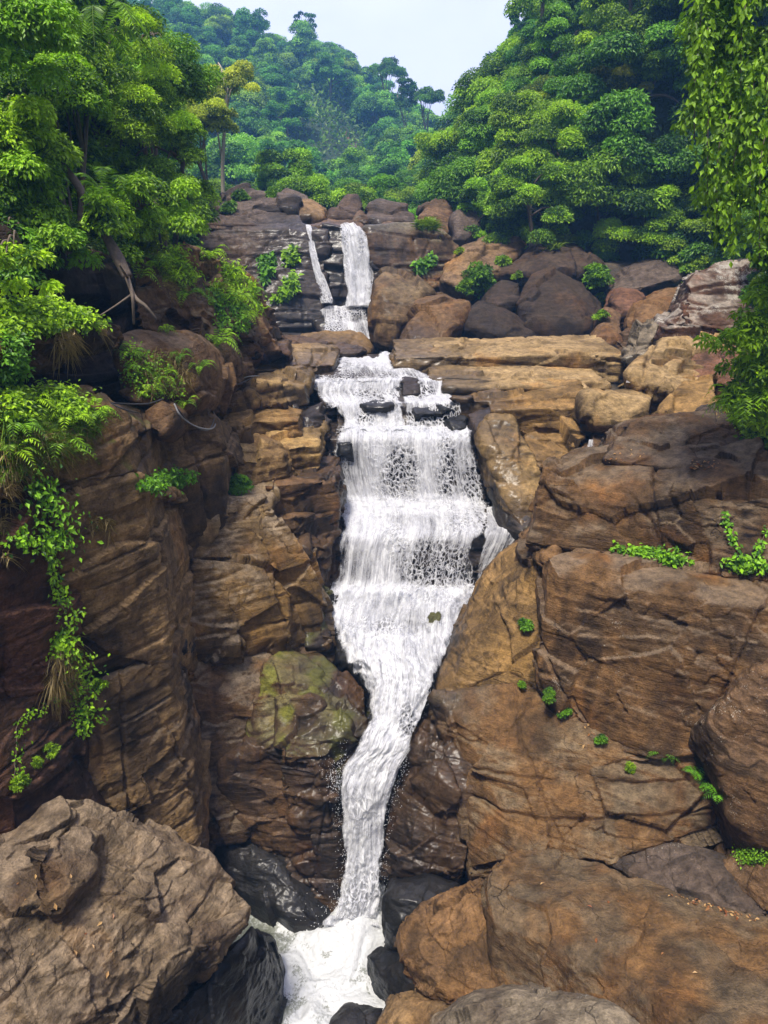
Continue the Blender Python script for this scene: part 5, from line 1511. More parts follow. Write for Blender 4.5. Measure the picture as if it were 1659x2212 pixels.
# ------------------------------------------------------------------ plants growing on the rocks
PR = np.random.RandomState(77)
def poly_samples(poly, n):
    q = np.array(poly, float)
    out = []
    while len(out) < n:
        x = PR.uniform(q[:, 0].min(), q[:, 0].max()); y = PR.uniform(q[:, 1].min(), q[:, 1].max())
        ins = False
        j = len(q) - 1
        for i in range(len(q)):
            if (q[i, 1] > y) != (q[j, 1] > y) and x < (q[j, 0] - q[i, 0]) * (y - q[i, 1]) / (q[j, 1] - q[i, 1]) + q[i, 0]:
                ins = not ins
            j = i
        if ins: out.append((x, y))
    return out
def poly_hits(poly, n, thin=0.):
    H = []
    for x, y in poly_samples(poly, n):
        h = hit(x, y)
        if h: H.append((np.array(h[0]), np.array(h[1])))
    Pn = np.array([h[0] for h in H]); Nn = np.array([h[1] for h in H])
    dmed = np.median(Pn[:, 1])
    ok = np.abs(Pn[:, 1] - dmed) < 4
    Pn, Nn = Pn[ok], Nn[ok]
    if thin:
        k = fbm(Pn * 1.3 + 5, 2) > thin
        Pn, Nn = Pn[k], Nn[k]
    return Pn, Nn
def blades(Pn, Nn, L, per, width=.014, hang=.9, upw=.9):
    """tufts of arching blades, three segments each"""
    n = len(Pn) * per
    B = np.repeat(Pn, per, 0) + PR.randn(n, 3) * .035
    up = np.repeat(Nn, per, 0) * .55 + np.array([0, 0, upw])
    d = unit(up + .55 * PR.randn(n, 3))
    L = L * PR.uniform(.5, 1.25, n)[:, None]
    hor = unit(d * np.array([1, 1, 0]) + 1e-3)
    s = unit(np.cross(d, np.array([.2, .9, .3])))
    w = width * PR.uniform(.7, 1.4, n)[:, None]
    pts = []
    for t in (0, .38, .72, 1.):
        c = B + d * L * t + (hor * .35 - np.array([0, 0, hang])) * L * .55 * t ** 2.2
        ww = w * (1 - t) ** .7
        pts += [c - s * ww, c + s * ww]
    V = np.stack(pts, 1).reshape(-1, 3)
    b = np.arange(n)[:, None] * 8
    F = np.concatenate([b + np.array([[2 * k, 2 * k + 1, 2 * k + 3, 2 * k + 2]]) for k in range(3)], 0)
    return V, F, np.repeat(PR.uniform(.1, .95, n), 8)
def grass(label, poly, n, L=.28, per=7, mat=None, col=(1, 1, 1), thin=0., width=.012, hang=.9, upw=.9, name='grass'):
    Pn, Nn = poly_hits(poly, n, thin)
    V, F, c = blades(Pn, Nn, L, per, width, hang, upw)
    o = obj(name, leaf_mesh(name, V, F, c), mat or M_GRASS); o.color = (*col, 1)
    return tag(o, label, name.replace('_', ' '), None, 'stuff')
def carpet(label, poly, n, L=.09, per=3, col=(1, 1, 1), thin=0., lift=.12, name='ground_cover', wr=.55):
    Pn, Nn = poly_hits(poly, n, thin)
    m = len(Pn) * per
    B = np.repeat(Pn, per, 0) + np.repeat(Nn, per, 0) * (PR.rand(m, 1) * lift) + PR.randn(m, 3) * .05
    nn = unit(np.repeat(Nn, per, 0) * .6 + np.array([0, -.15, .7]) + .4 * PR.randn(m, 3))
    d = unit(PR.randn(m, 3) + np.array([0, -.3, -.35]))
    d = unit(d - nn * (d * nn).sum(1)[:, None] * .8)
    V, F = leaf_quads(B, d, nn, L * PR.uniform(.6, 1.25, m), wr)
    o = obj(name, leaf_mesh(name, V, F, np.repeat(PR.uniform(.15, .95, m), 4)), M_LEAF); o.color = (*col, 1)
    return tag(o, label, name.replace('_', ' '), None, 'stuff')
def bush(px, py, rm, label, L=.08, n=16, per=110, col=(1, 1, 1), name='bush', seed=0, wr=.45, droop=.3, off=0.):
    h = hit(px, py) or hit(px, py + 14) or hit(px, py + 30)
    if h is None: return
    L *= .8; per = int(per * 1.6); col = tuple(.72 * x for x in col)
    base = np.array(h[0]); nn = np.array(h[1])
    rng = np.random.RandomState(seed + int(px))
    cl = []
    for i in range(n):
        v = unit(rng.randn(3)); v = unit(v + nn * .5 + np.array([0, 0, .5]))
        cl.append((v * rm * rng.uniform(.3, .8), rm * rng.uniform(.28, .45), rng.uniform(.15, .9)))
    V, F, c = leaf_mass(rng, cl, per, L, wr, droop, .75)
    e = obj(name, None, None, None, tuple(base + nn * .05)); e.empty_display_size = .1
    o = obj('leaves', leaf_mesh('leaves', V, F, c), M_LEAF, e); o.color = (*col, 1)
    st = [tube(smooth_path([(0, 0, -.06), tuple(np.array(k[0]) * .5), tuple(k[0])], 5), np.linspace(.02, .006, 5) * (rm + .2), 4) for k in cl[:8]]
    V, F = merge(st)
    obj('stems', mesh_mixed('stems', V, F), M_BARK, e)
    return tag(e, label, 'bush' if name == 'bush' else name.replace('_', ' '))
def fern(px, py, length, label, n=9, col=(1, 1, 1), seed=0, lw=None, rise=.8, down=1.1, name='fern', leaflets=15):
    h = hit(px, py) or hit(px, py + 14) or hit(px, py + 30)
    if h is None: return
    b = np.array(h[0]) + np.array(h[1]) * .04
    return frond_plant(name, label, 'fern', b, n, length, leaflets, lw or length * .26, rise, down, col, seed + int(px))
def vine(path, label, L=.09, dens=60, spread=.10, col=(1, 1, 1), seed=0, stem=.008, widths=None, name='vine'):
    """a creeper following the rock below a line of picture points"""
    rng = np.random.RandomState(seed + int(path[0][0]))
    q = smooth_path([(a, b, 0) for a, b in path], 24)
    pts, nrm = [], []
    for x, y, _ in q:
        h = hit(x, y)
        if h is None: continue
        p = np.array(h[0]) + np.array(h[1]) * .05
        if pts and np.linalg.norm(p - pts[-1]) > 2.0: continue
        pts.append(p); nrm.append(np.array(h[1]))
    pts = np.array(pts); nrm = np.array(nrm)
    ln = np.linalg.norm(np.diff(pts, axis=0), axis=1).sum()
    m = int(dens * ln)
    t = rng.rand(m) * (len(pts) - 1.001); k = t.astype(int); f = (t - k)[:, None]
    wd = np.interp(t / (len(pts) - 1), np.linspace(0, 1, len(widths)), widths) if widths else np.full(m, 1.)
    B = pts[k] * (1 - f) + pts[k + 1] * f + rng.randn(m, 3) * np.array([1, .6, .8]) * (spread * wd)[:, None] + nrm[k] * (.04 + .10 * rng.rand(m)[:, None])
    nn = unit(nrm[k] * .8 + np.array([0, -.2, .45]) + .35 * rng.randn(m, 3))
    d = unit(rng.randn(m, 3) * .7 + np.array([0, -.1, -.8])); d = unit(d - nn * (d * nn).sum(1)[:, None] * .8)
    V, F = leaf_quads(B, d, nn, L * rng.uniform(.6, 1.3, m), .6)
    e = obj(name, None, None, None, tuple(pts[0])); e.empty_display_size = .1
    o = obj('leaves', leaf_mesh('leaves', V - pts[0], F, np.repeat(rng.uniform(.1, .95, m), 4)), M_LEAF, e); o.color = (*col, 1)
    V, F = tube(pts - pts[0], stem, 5)
    obj('stem', mesh_mixed('stem', V, F), M_BARK, e)
    return tag(e, label, 'vine')

BR = (1.5, 1.35, .65)
# left shelf and left cliff top
carpet('bright leaf carpet on top of the overhanging shelf at the left', [(0, 655), (110, 652), (200, 686), (216, 700), (205, 712), (90, 722), (0, 735)], 1500, .11, 4, BR, lift=.25)
grass('dry straw hanging from the edge of the overhanging shelf at the left', [(85, 716), (214, 698), (216, 722), (150, 742), (90, 738)], 170, .30, 7, M_DRY, thin=-.2, hang=2.0, upw=.2, name='dry_grass', width=.01)
carpet('dark leaves hanging below the left end of the shelf', [(0, 735), (40, 728), (60, 790), (30, 830), (0, 840)], 300, .10, 3, (.7, .9, .8), lift=.2)
carpet('low bright creepers over the grassy block of the left cliff', [(0, 850), (150, 842), (225, 850), (215, 870), (160, 900), (60, 900), (0, 900)], 900, .10, 3, BR, thin=-.3, lift=.2)
grass('mixed grass on the grassy block of the left cliff', [(0, 880), (120, 880), (220, 890), (212, 930), (120, 990), (60, 1010), (0, 1040)], 420, .24, 8, None, (.85, .95, .8), thin=0., hang=1.3, upw=.5)
grass('dry yellow grass drooping on the face of the grassy block', [(20, 930), (180, 930), (185, 985), (60, 1010), (0, 1080), (0, 980)], 240, .22, 8, M_DRY, thin=.0, hang=1.7, upw=.3, name='dry_grass')
grass('dry grass spilling at the far left under the grassy block', [(0, 1080), (28, 1080), (40, 1190), (0, 1210)], 110, .22, 8, M_DRY, thin=-.1, hang=1.6, upw=.3, name='dry_grass')
for k, (x, y, s, c) in enumerate([(150, 925, .55, BR), (100, 905, .5, BR), (200, 905, .5, (1.2, 1.2, .7)), (40, 930, .55, (1, 1.1, .9)), (140, 985, .6, (1.3, 1.3, .7)), (70, 880, .5, BR), (25, 985, .55, BR)]):
    fern(x, y, s, ['large arching fern in the middle of the grassy block', 'arching fern near the top of the grassy block, left of the largest', 'fern at the right corner of the grassy block by the cables', 'dark fern at the left edge of the grassy block', 'drooping fern low on the face of the grassy block', 'small fern on the top edge of the grassy block', 'drooping fern at the left edge below the dark fern'][k], 10, c, k)
# hanging creeper of the left cliff
vine([(70, 1030), (78, 1075), (88, 1120), (100, 1165)], 'thick leafy creeper hanging from the grassy block', .10, 330, .22, (.95, 1.1, .8), 1, widths=[.6, 1, 1.5, 1.2])
vine([(20, 1165), (60, 1165), (105, 1160), (135, 1150)], 'creeper spreading sideways under the grassy block', .09, 200, .13, (1.1, 1.2, .8), 11)
vine([(96, 1165), (102, 1230), (118, 1290), (140, 1330), (136, 1370)], 'narrow green creeper trailing down the seam of the left cliff', .085, 150, .08, (1.2, 1.2, .8), 2, widths=[.7, .5, 1.3, 1.5, .8])
vine([(136, 1360), (130, 1400), (150, 1440), (150, 1490), (168, 1530), (172, 1590)], 'bright leafy tuft of creeper lower down the seam of the left cliff', .085, 330, .18, (1.5, 1.45, .8), 3, widths=[.6, .7, 1.2, 1.6, 1.3, .6])
vine([(140, 1500), (100, 1520), (60, 1540), (34, 1560), (30, 1640), (24, 1690)], 'thin strand of creeper looping down at the far left', .07, 70, .05, (1.3, 1.3, .8), 4)
grass('dry grass tangled in the creeper of the left cliff', [(112, 1400), (150, 1380), (160, 1460), (140, 1520), (105, 1510)], 120, .32, 8, M_DRY, hang=1.9, upw=.2, name='dry_grass')
grass('small dry tuft on the tall brown cliff face', [(190, 1125), (240, 1125), (238, 1140), (195, 1142)], 30, .22, 8, M_DRY, hang=1.2, upw=.5, name='dry_grass')
for x, y, s, lb in [(105, 1622, .16, 'small bright clump of leaves low on the left cliff'), (215, 1475, .14, 'small clump of leaves right of the creeper tuft'), (36, 1690, .2, 'leafy clump at the bottom end of the thin creeper'), (72, 1648, .12, 'tiny plant above the leafy clump at the far left')]:
    bush(x, y, s, lb, .07, 8, 60, BR, 'bush')
# outcrop and rounded boulder on the left bank
grass('bright grass covering the brow of the stepped outcrop', [(330, 560), (400, 525), (470, 548), (545, 600), (548, 650), (480, 640), (430, 600), (350, 610)], 520, .26, 8, None, (1.15, 1.1, .8), thin=-.02, hang=.9, upw=.8)
grass('straw coloured grass hanging on the stepped outcrop', [(360, 590), (430, 570), (520, 640), (560, 700), (470, 700), (430, 640), (300, 640)], 220, .26, 8, M_DRY, (1., 1., .9), thin=.1, hang=1.8, upw=.3, name='dry_grass')
carpet('bright bamboo like leaves over the brow of the stepped outcrop', [(330, 555), (400, 522), (470, 548), (548, 605), (556, 680), (490, 660), (430, 610), (350, 600)], 900, .16, 4, BR, thin=-.1, lift=.4, wr=.3)
carpet('leafy creepers on the side of the stepped outcrop', [(440, 620), (500, 640), (545, 690), (520, 720), (450, 700)], 420, .12, 4, (1., 1.15, .9), thin=-.1, lift=.25)
for k, (x, y, s, c, lb) in enumerate([
    (505, 660, .95, BR, 'large light green fern on the face of the stepped outcrop'), (525, 690, .7, BR, 'light green fern at the lower right of the outcrop face'),
    (470, 745, .8, (1.3, 1.3, .7), 'feathery fern hanging over the rounded boulder'), (400, 640, .7, (1.1, 1.15, .8), 'fern in the middle of the stepped outcrop'),
    (340, 580, .7, (1.2, 1.2, .8), 'fern at the left top of the stepped outcrop'), (545, 630, .6, (.9, 1.05, .9), 'dark fern at the right edge of the outcrop'),
    (450, 560, .7, BR, 'fern at the crest of the stepped outcrop'), (300, 600, .6, BR, 'bamboo grass by the roots of the leaning trunk'),
    (278, 770, .45, (1.2, 1.2, .8), 'fern on the left side of the rounded boulder'), (300, 800, .45, (1., 1.1, .8), 'darker fern low on the left of the rounded boulder'),
    (350, 820, .5, BR, 'bright fern in the middle of the rounded boulder'), (320, 850, .45, BR, 'bright fern at the foot of the rounded boulder'),
    (430, 800, .4, (1., 1.1, .9), 'small fern on the right of the rounded boulder'), (385, 775, .35, (.9, 1.1, 1.), 'small grey green fern near the top of the rounded boulder'),
    (400, 875, .35, BR, 'small fern beside the cables'), (360, 720, .3, BR, 'tiny fern on top of the rounded boulder')]):
    fern(x, y, s, lb, 10, c, k + 40)
grass('dry grass on the rounded boulder', [(290, 770), (380, 760), (420, 830), (330, 860)], 120, .28, 8, M_DRY, thin=.05, hang=1.5, upw=.3, name='dry_grass')
carpet('scattered small leaves on the rounded boulder', [(270, 740), (360, 780), (400, 850), (300, 860), (265, 820)], 260, .08, 3, (1.2, 1.2, .8), thin=.0, lift=.15)
# ledges
bush(510, 1066, .50, 'round dark green bush sitting on the broad tan ledge', .09, 26, 130, (.75, .95, .8))
carpet('low dark leaves along the back of the broad tan ledge', [(298, 1036), (330, 1026), (410, 1020), (412, 1034), (350, 1052), (305, 1060)], 240, .11, 4, (.75, .95, .8), lift=.25)
carpet('creeping leaves along the top edge of the massive overhanging block', [(1322, 1182), (1400, 1182), (1502, 1204), (1500, 1214), (1420, 1210), (1330, 1194)], 130, .13, 4, (1., 1.15, .8), lift=.15)
carpet('creeping leaves at the right end of the massive overhanging block', [(1560, 1212), (1620, 1205), (1659, 1218), (1659, 1238), (1590, 1228)], 90, .13, 4, (1.1, 1.2, .8), lift=.15)
vine([(1566, 1118), (1578, 1150), (1592, 1190), (1600, 1210)], 'thin vine climbing the face of the flat topped block', .11, 70, .05, (1., 1.2, .8), 1)
vine([(1659, 1140), (1645, 1170), (1636, 1200)], 'short vine at the right edge of the flat topped block', .10, 60, .05, (1., 1.2, .8), 2)
bush(1140, 1352, .22, 'small dark leafed plant rooted in the tan shoulder', .12, 9, 45, (.8, 1., .8))
bush(1188, 1502, .2, 'creeping plant under the overhang of the massive block, upper of the three', .07, 12, 90, (.9, 1.05, .8))
bush(1225, 1545, .2, 'creeping plant under the overhang of the massive block, lower of the three', .07, 12, 90, (.8, 1.0, .8))
bush(1128, 1478, .1, 'tiny plant left of the creeping plants under the overhang', .07, 7, 50, (1., 1.1, .8))
bush(1300, 1600, .15, 'little fern like plant in the crack below the overhang', .08, 9, 60, (.8, 1., .8))
fern(1432, 1640, .42, 'spreading fern at the foot of the massive block', 13, (.85, 1.05, .9), 7, down=.8)
bush(1362, 1660, .12, 'yellow green tuft beside the spreading fern', .07, 8, 60, (1.6, 1.4, .7))
for k, (x, y) in enumerate([(1500, 1672), (1530, 1700), (1552, 1722)]):
    fern(x, y, .3, ['upper of the three glossy rosettes on the lower right rock', 'middle of the three glossy rosettes on the lower right rock', 'lowest of the three glossy rosettes on the lower right rock'][k], 11, (.75, 1.05, 1.), 60 + k, lw=.12, down=.7, leaflets=9, name='rosette_plant')
carpet('mossy tuft at the right edge behind the great slab', [(1590, 1836), (1650, 1832), (1659, 1862), (1610, 1870)], 160, .05, 4, (1.2, 1.3, .8), lift=.08, name='moss')
# far wall and boulder pile
carpet('dark green creeper on the far wall left of the thin strand', [(560, 560), (588, 545), (592, 590), (570, 610)], 110, .3, 4, (.6, .8, .9), lift=.3)
carpet('bright creeper on the far wall beside the thin strand', [(600, 640), (625, 600), (640, 590), (642, 625), (612, 646), (575, 642)], 110, .3, 4, (1.1, 1.1, .8), lift=.3)
carpet('small yellow green patch high on the far wall', [(612, 548), (640, 535), (645, 562), (622, 575)], 60, .28, 4, (1.2, 1.15, .8), lift=.3)
carpet('green growth at the right end of the far wall', [(895, 575), (930, 552), (938, 565), (905, 590)], 80, .3, 4, (.7, .9, .9), lift=.3)
grass('yellow grass on the far rim right of the wide boulder', [(898, 486), (935, 480), (940, 496), (905, 498)], 70, .6, 8, None, (1.1, 1.1, .8), width=.04)
bush(1035, 608, 1.0, 'dense bush squeezed between the tan boulder and the chocolate boulder', .2, 22, 110, (.8, .95, .8))
bush(1010, 622, .5, 'small bright plant at the lower left of the dense bush', .2, 10, 60, (1.3, 1.3, .7))
bush(1130, 512, 1.0, 'bright bush between the tan boulder and the grassy boulder', .22, 20, 90, (1.3, 1.25, .8))
bush(1186, 524, .7, 'yellow green bush on the grassy topped boulder', .22, 14, 70, (1.6, 1.3, .8))
bush(1085, 575, .5, 'bright plant on the upper slope of the big tan boulder', .2, 12, 60, (1.4, 1.3, .8))
bush(1285, 600, .8, 'leafy plant to the right of the chocolate boulder, upper of the two', .22, 16, 80, (1.1, 1.2, .8))
bush(1305, 650, .5, 'leafy plant to the right of the chocolate boulder, lower of the two', .22, 12, 60, (1.3, 1.3, .8))
bush(1490, 592, .7, 'small shrub on the wide grey boulder', .2, 12, 60, (1., 1.15, .9))
bush(1455, 548, .5, 'low bush at the top of the wide grey boulder', .2, 12, 60, (1.2, 1.2, .8))
bush(995, 548, .3, 'yellow tuft on the upper face of the big tan boulder', .16, 8, 40, (1.8, 1.4, .7))
bush(1120, 600, .3, 'pale tuft on top of the dark chocolate boulder', .16, 8, 40, (1.6, 1.4, .8))
bush(1300, 690, .4, 'light tuft between the small dark stones', .18, 8, 50, (1.5, 1.4, .8))
grass('grass tuft on the grassy topped boulder', [(1160, 528), (1210, 516), (1240, 520), (1200, 540)], 70, .7, 8, None, (1.1, 1.05, .8), width=.04)
for k, (x, y, s) in enumerate([(520, 430, .5), (590, 425, .4), (495, 455, .5)]):
    bush(x, y, s, ['green bush on the cap rocks of the far wall', 'small bush at the right of the cap rocks', 'bush under the left end of the cap rocks'][k], .22, 12, 60, (.9, 1., .8), seed=k)

# ------------------------------------------------------------------ right edge: creeper draped tree and leafy bush
def draped_tree():
    rng = np.random.RandomState(3)
    c0 = P(1700, 620, 17)
    e = obj('creeper_tree', None, None, None, tuple(c0)); e.empty_display_size = .3
    cl = []
    for y in range(-140, 580, 26):
        lft = np.interp(y, [-140, 0, 130, 300, 360, 480, 580], [1520, 1508, 1490, 1500, 1540, 1550, 1610])
        for k in range(5):
            x = rng.uniform(lft + rng.uniform(-25, 75), 1900)
            d = 15.6 + 1.6 * (x - 1500) / 300 * rng.uniform(-.4, 1) + rng.uniform(0, .9)
            cl.append((P(x, y + rng.uniform(-12, 12), d) - c0, rng.uniform(.28, .5), rng.uniform(.2, .95)))
    V1, F1, c1 = leaf_mass(rng, cl[::2], 300, .10, .5, 1.1, 1.0)
    V2, F2, c2 = leaf_mass(rng, cl[1::2], 150, .15, .55, 1.2, 1.0)
    V, F = merge([(V1, F1), (V2, F2)]); c = np.concatenate([c1, c2])
    o = obj('crown', leaf_mesh('crown', V, F, c), M_LEAF, e); o.color = (.85, .9, .75, 1)
    pth = smooth_path([P(1760, 700, 17.5) - c0, P(1720, 300, 17.6) - c0, P(1740, -200, 17.6) - c0], 12)
    V, F = tube(pth, np.linspace(.26, .14, 12), 9)
    obj('trunk', mesh_mixed('trunk', V, F), M_BARK, e)
    for k, (x, y0, y1) in enumerate([(1500, 60, 300), (1528, 150, 420), (1548, 250, 500), (1552, 380, 520), (1580, 280, 545), (1620, 120, 420), (1640, 250, 560), (1600, -40, 250), (1512, -60, 180), (1655, 50, 300)]):
        d = 15.3 + .1 * k % .5
        q = smooth_path([P(x + 30, y0, d), P(x + 4, y0 + (y1 - y0) * .3, d - .2), P(x, y1, d - .1)], 14)
        m = int(150 * np.linalg.norm(q[-1] - q[0]))
        t = rng.rand(m) * 12.99; j = t.astype(int); f = (t - j)[:, None]
        B = q[j] * (1 - f) + q[j + 1] * f + rng.randn(m, 3) * .085
        nn = unit(np.array([-.3, -.7, .5]) + .45 * rng.randn(m, 3))
        dd = unit(rng.randn(m, 3) * .5 + np.array([0, -.1, -1.]))
        V, F = leaf_quads(B - c0, dd, nn, .13 * rng.uniform(.45, 1.35, m), .55)
        o = obj('vine', leaf_mesh('vine', V, F, np.repeat(rng.uniform(.1, 1., m), 4)), M_LEAF, e); o.color = (1.0, 1.0, .75, 1)
        V, F = tube(q - c0, .01, 4)
        obj('stem', mesh_mixed('stem', V, F), M_BARK, o)
    tag(e, 'tall tree draped with hanging creepers along the upper right edge', 'tree')
draped_tree()
def edge_bush():
    rng = np.random.RandomState(9)
    c0 = P(1680, 880, 18.2)
    e = obj('leafy_bush', None, None, None, tuple(c0)); e.empty_display_size = .3
    cl = []
    st = []
    for k, (x, y, d) in enumerate([(1640, 560, 17.2), (1600, 640, 17.2), (1562, 690, 17), (1545, 728, 16.9), (1590, 730, 17), (1630, 690, 17.3), (1565, 785, 17.1), (1600, 800, 17), (1640, 770, 17.2),
                                   (1560, 850, 17.3), (1605, 860, 17.1), (1640, 840, 17), (1660, 890, 17.2), (1590, 900, 17.4), (1660, 620, 17.4), (1690, 720, 17.4), (1700, 820, 17.4), (1640, 450, 17.3), (1660, 520, 17.2)]):
        p = P(x + 38, y, d) - c0
        st.append(tube(smooth_path([(0, .2, -.2), p * .5 + np.array([0, .2, .35]), p], 8), np.linspace(.035, .008, 8), 5))
        for j in range(4):
            cl.append((p + rng.randn(3) * np.array([.2, .15, .16]), rng.uniform(.18, .32), rng.uniform(.25, .95)))
    V, F, c = leaf_mass(rng, cl, 120, .15, .4, .9, .8)
    o = obj('leaves', leaf_mesh('leaves', V, F, c), M_LEAF, e); o.color = (1.35, 1.25, .8, 1)
    V, F = merge(st)
    obj('branches', mesh_mixed('branches', V, F), M_BARK, e)
    tag(e, 'leafy bush arching over the right hand blocks below the draped tree', 'bush')
edge_bush()
for k, (x, y) in enumerate([(1590, 890), (1625, 880)]):
    frond_plant('bamboo_grass', ['narrow leafed bamboo grass under the leafy bush, nearer the falls', 'narrow leafed bamboo grass under the leafy bush, at the right edge'][k], 'grass plant', P(x, y, 17.2), 16, .75, 12, .24, .9, 1.2, (1.3, 1.3, .7), 70 + k)

def hanging_shrub(label, pts, seed, n=4, per=420, L=.11, col=(1, 1, 1), rr=(.22, .42)):
    rng = np.random.RandomState(seed)
    Q = np.array([P(*p) for p in pts])
    c0 = Q[0] + np.array([0, .5, .2])
    cl = []
    for q in Q:
        for j in range(n):
            cl.append((q + rng.randn(3) * np.array([.28, .2, .25]) - c0, rng.uniform(*rr), rng.uniform(.15, .95)))
    V, F, c = leaf_mass(rng, cl, per, L, .5, 1.0, .9)
    e = obj('hanging_shrub', None, None, None, tuple(c0)); e.empty_display_size = .2
    o = obj('leaves', leaf_mesh('leaves', V, F, c), M_LEAF, e); o.color = (*col, 1)
    st = [tube(smooth_path([(0, .2, 0), (q - c0) * .5 + np.array([0, .1, .3]), q - c0], 7), np.linspace(.03, .008, 7), 5) for q in Q]
    V, F = merge(st)
    obj('branches', mesh_mixed('branches', V, F), M_BARK, e)
    return tag(e, label, 'shrub')
hanging_shrub('leafy drape over the rock roof left of the leaning trunk', [(20, 360, 16.5), (70, 370, 17), (40, 420, 16.4), (100, 440, 17), (60, 480, 16.5), (130, 510, 17.3)], 1, col=(1.1, 1.1, .8))
hanging_shrub('dark leaves trailing below the rock roof at the left edge', [(10, 520, 15.6), (50, 545, 15.9), (90, 560, 16.4), (150, 560, 17.2), (30, 590, 15.4)], 2, n=3, per=300, col=(.8, .95, .8))
hanging_shrub('bright sprays at the left edge level with the top of the leaning trunk', [(10, 250, 16.8), (60, 265, 17.2), (100, 300, 17.8), (20, 310, 16.6), (-40, 280, 16.2)], 3, col=(1.6, 1.4, .8))
hanging_shrub('leafy branch crossing the middle of the leaning trunk', [(212, 450, 17.3), (226, 466, 17.4)], 4, n=3, per=260, col=(1.3, 1.25, .8), rr=(.15, .28))
hanging_shrub('thicket right of the leaning trunk above the outcrop', [(290, 470, 20), (330, 490, 21), (370, 480, 22), (300, 420, 20.6), (350, 430, 22), (400, 460, 23.5), (260, 520, 19.4)], 5, col=(1.2, 1.15, .8))
hanging_shrub('dark shrub hanging at the top left corner', [(20, 30, 16), (80, 40, 16.6), (30, 90, 16), (90, 110, 17), (140, 60, 17.5)], 6, col=(.85, .95, .8))
hanging_shrub('yellow green leaves at the left edge below the rock roof', [(10, 565, 13.8), (30, 545, 14), (-20, 590, 13.6)], 7, n=3, per=160, col=(1.9, 1.6, .8), rr=(.12, .22))

# ------------------------------------------------------------------ leaning trunk, roots, cables, litter
e = obj('leaning_trunk', None, None, None, tuple(P(270, 590, 17.5)))
o0 = P(270, 590, 17.5)
pth = smooth_path([P(112, 318, 18.1), P(150, 372, 17.9), P(190, 440, 17.7), (P(228, 510, 17.5)), P(258, 565, 17.3), P(276, 600, 17.2)], 30)
pth = pth + .03 * np.stack([vn(pth * 2), vn(pth * 2 + 9), vn(pth * 2 + 20)], -1)
V, F = tube(pth - o0, np.linspace(.07, .12, 30) * (1 + .15 * vn(pth * 4)), 10)
obj('trunk', mesh_mixed('trunk', V, F), M_BARK, e)
for q, r0 in [([P(272, 592, 17.2), P(290, 640, 16.8), P(315, 662, 16.7), P(338, 690, 16.8)], .055), ([P(274, 596, 17.2), P(286, 640, 16.7), P(289, 700, 16.8)], .05), ([P(284, 636, 16.8), P(250, 660, 16.3), P(212, 684, 15.7)], .022), ([P(276, 600, 17.1), P(266, 585, 16.7), P(258, 572, 16.5)], .03)]:
    V, F = tube(smooth_path(q, 14) - o0, np.linspace(r0, r0 * .5, 14), 7)
    obj('root', mesh_mixed('root', V, F), M_BARK, e)
tag(e, 'bare leaning trunk with pale roots above the left recess', 'trunk')

def cable(path, rad, mat, label, lift=.06):
    pts = []
    for x, y, d in path:
        if d is None:
            h = hit(x, y); pts.append(np.array(h[0]) + np.array([0, -lift, lift]))
        else: pts.append(P(x, y, d))
    q = smooth_path(pts, 60)
    V, F = tube(q, rad, 7)
    tag(obj('cable', mesh_mixed('cable', V, F), mat), label, 'cable', 'cables strung along the left cliff')
cable([(0, 872, 12.4), (100, 862, 13.6), (200, 868, 14.6), (262, 872, 14.9), (318, 872, 16.0), (352, 862, 16.7)], .016, M_CABLE, 'black cable strung from the grassy block toward the hanging stone')
cable([(140, 858, 14), (220, 866, 14.7), (270, 885, 14.8), (300, 892, 15.6)], .014, M_CABLE, 'short black cable lying below the longer one on the grassy block')
cable([(376, 872, 16.9), (392, 900, 16.9), (425, 922, 17.6), (458, 926, 18.6), (466, 905, 19.6), (455, 870, 20.6), (462, 845, 21.6), (490, 832, 22.4), (530, 815, 24.2), (560, 812, 25.2)], .018, M_PALECABLE, 'grey hose looping from the hanging stone up to the golden terrace')
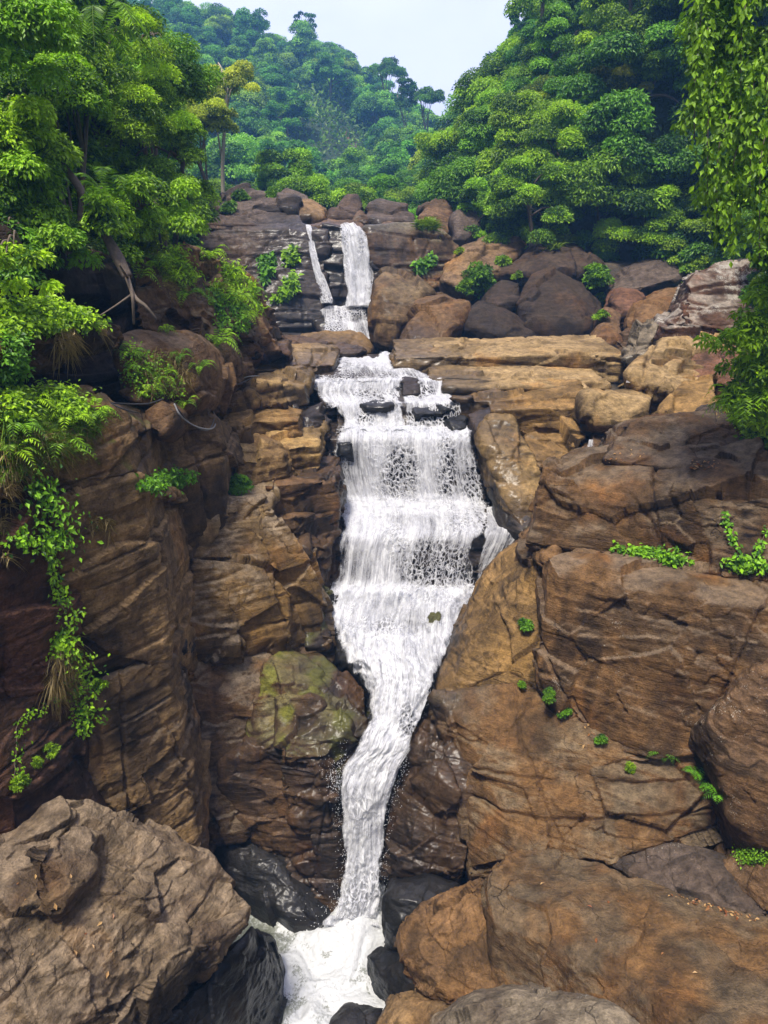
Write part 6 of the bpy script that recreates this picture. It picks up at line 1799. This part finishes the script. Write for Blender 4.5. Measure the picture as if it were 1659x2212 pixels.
cable([(380, 878, 16.9), (410, 914, 17.3), (448, 930, 18.2), (463, 900, 19.4), (450, 876, 20.4), (456, 852, 21.4), (500, 836, 22.4), (548, 815, 24.6)], .016, M_CABLE, 'black hose looping beside the grey hose')

def litter():
    Pn, Nn = [], []
    for poly, n in (([(1440, 1936), (1470, 1936), (1640, 1985), (1650, 1996), (1600, 1985), (1480, 1950)], 60), ([(1480, 1000), (1560, 990), (1560, 1012), (1490, 1016)], 26), ([(1290, 975), (1400, 970), (1420, 990), (1300, 1000)], 14),
                    ([(1540, 890), (1655, 905), (1655, 918), (1550, 905)], 26), ([(1180, 1480), (1300, 1600), (1260, 1620), (1150, 1520)], 14), ([(0, 1900), (300, 1850), (400, 2050), (100, 2150)], 16), ([(1100, 1880), (1400, 1950), (1600, 2150), (1300, 2050)], 8)):
        a, b = poly_hits(poly, n)
        Pn.append(a); Nn.append(b)
    Pn = np.concatenate(Pn); Nn = np.concatenate(Nn)
    n = len(Pn)
    nn = unit(Nn + .3 * PR.randn(n, 3))
    d = unit(PR.randn(n, 3)); d = unit(d - nn * (d * nn).sum(1)[:, None])
    V, F = leaf_quads(Pn + Nn * .02, d, nn, PR.uniform(.05, .12, n), .5, .15)
    m = leaf_material('fallen_leaf', (.22, .07, .02), (.55, .36, .16), .2)
    o = obj('fallen_leaves', leaf_mesh('fallen_leaves', V, F, np.repeat(PR.rand(n), 4)), m)
    tag(o, 'scattered orange and pale fallen leaves on the slabs', 'fallen leaves', None, 'stuff')
litter()
def build_haze():
    bm = bmesh.new()
    bmesh.ops.create_cube(bm, size=1)
    me = bpy.data.meshes.new('haze')
    for v in bm.verts:
        v.co = (v.co.x * 330, 110 + v.co.y * 312, -4 + (v.co.z + .5) * 74)
    bm.to_mesh(me); bm.free()
    m, t = new_mat('haze')
    out = N(t, 'ShaderNodeOutputMaterial')
    pv = N(t, 'ShaderNodeVolumePrincipled')
    pv.inputs['Color'].default_value = (.20, .48, 1.0, 1)
    pv.inputs['Density'].default_value = .0011
    link(t, pv.outputs[0], out.inputs['Volume'])
    o = obj('haze', me, m)
    tag(o, 'thin blue haze between the near rocks and the far hill', 'haze', None, 'stuff')
build_haze()
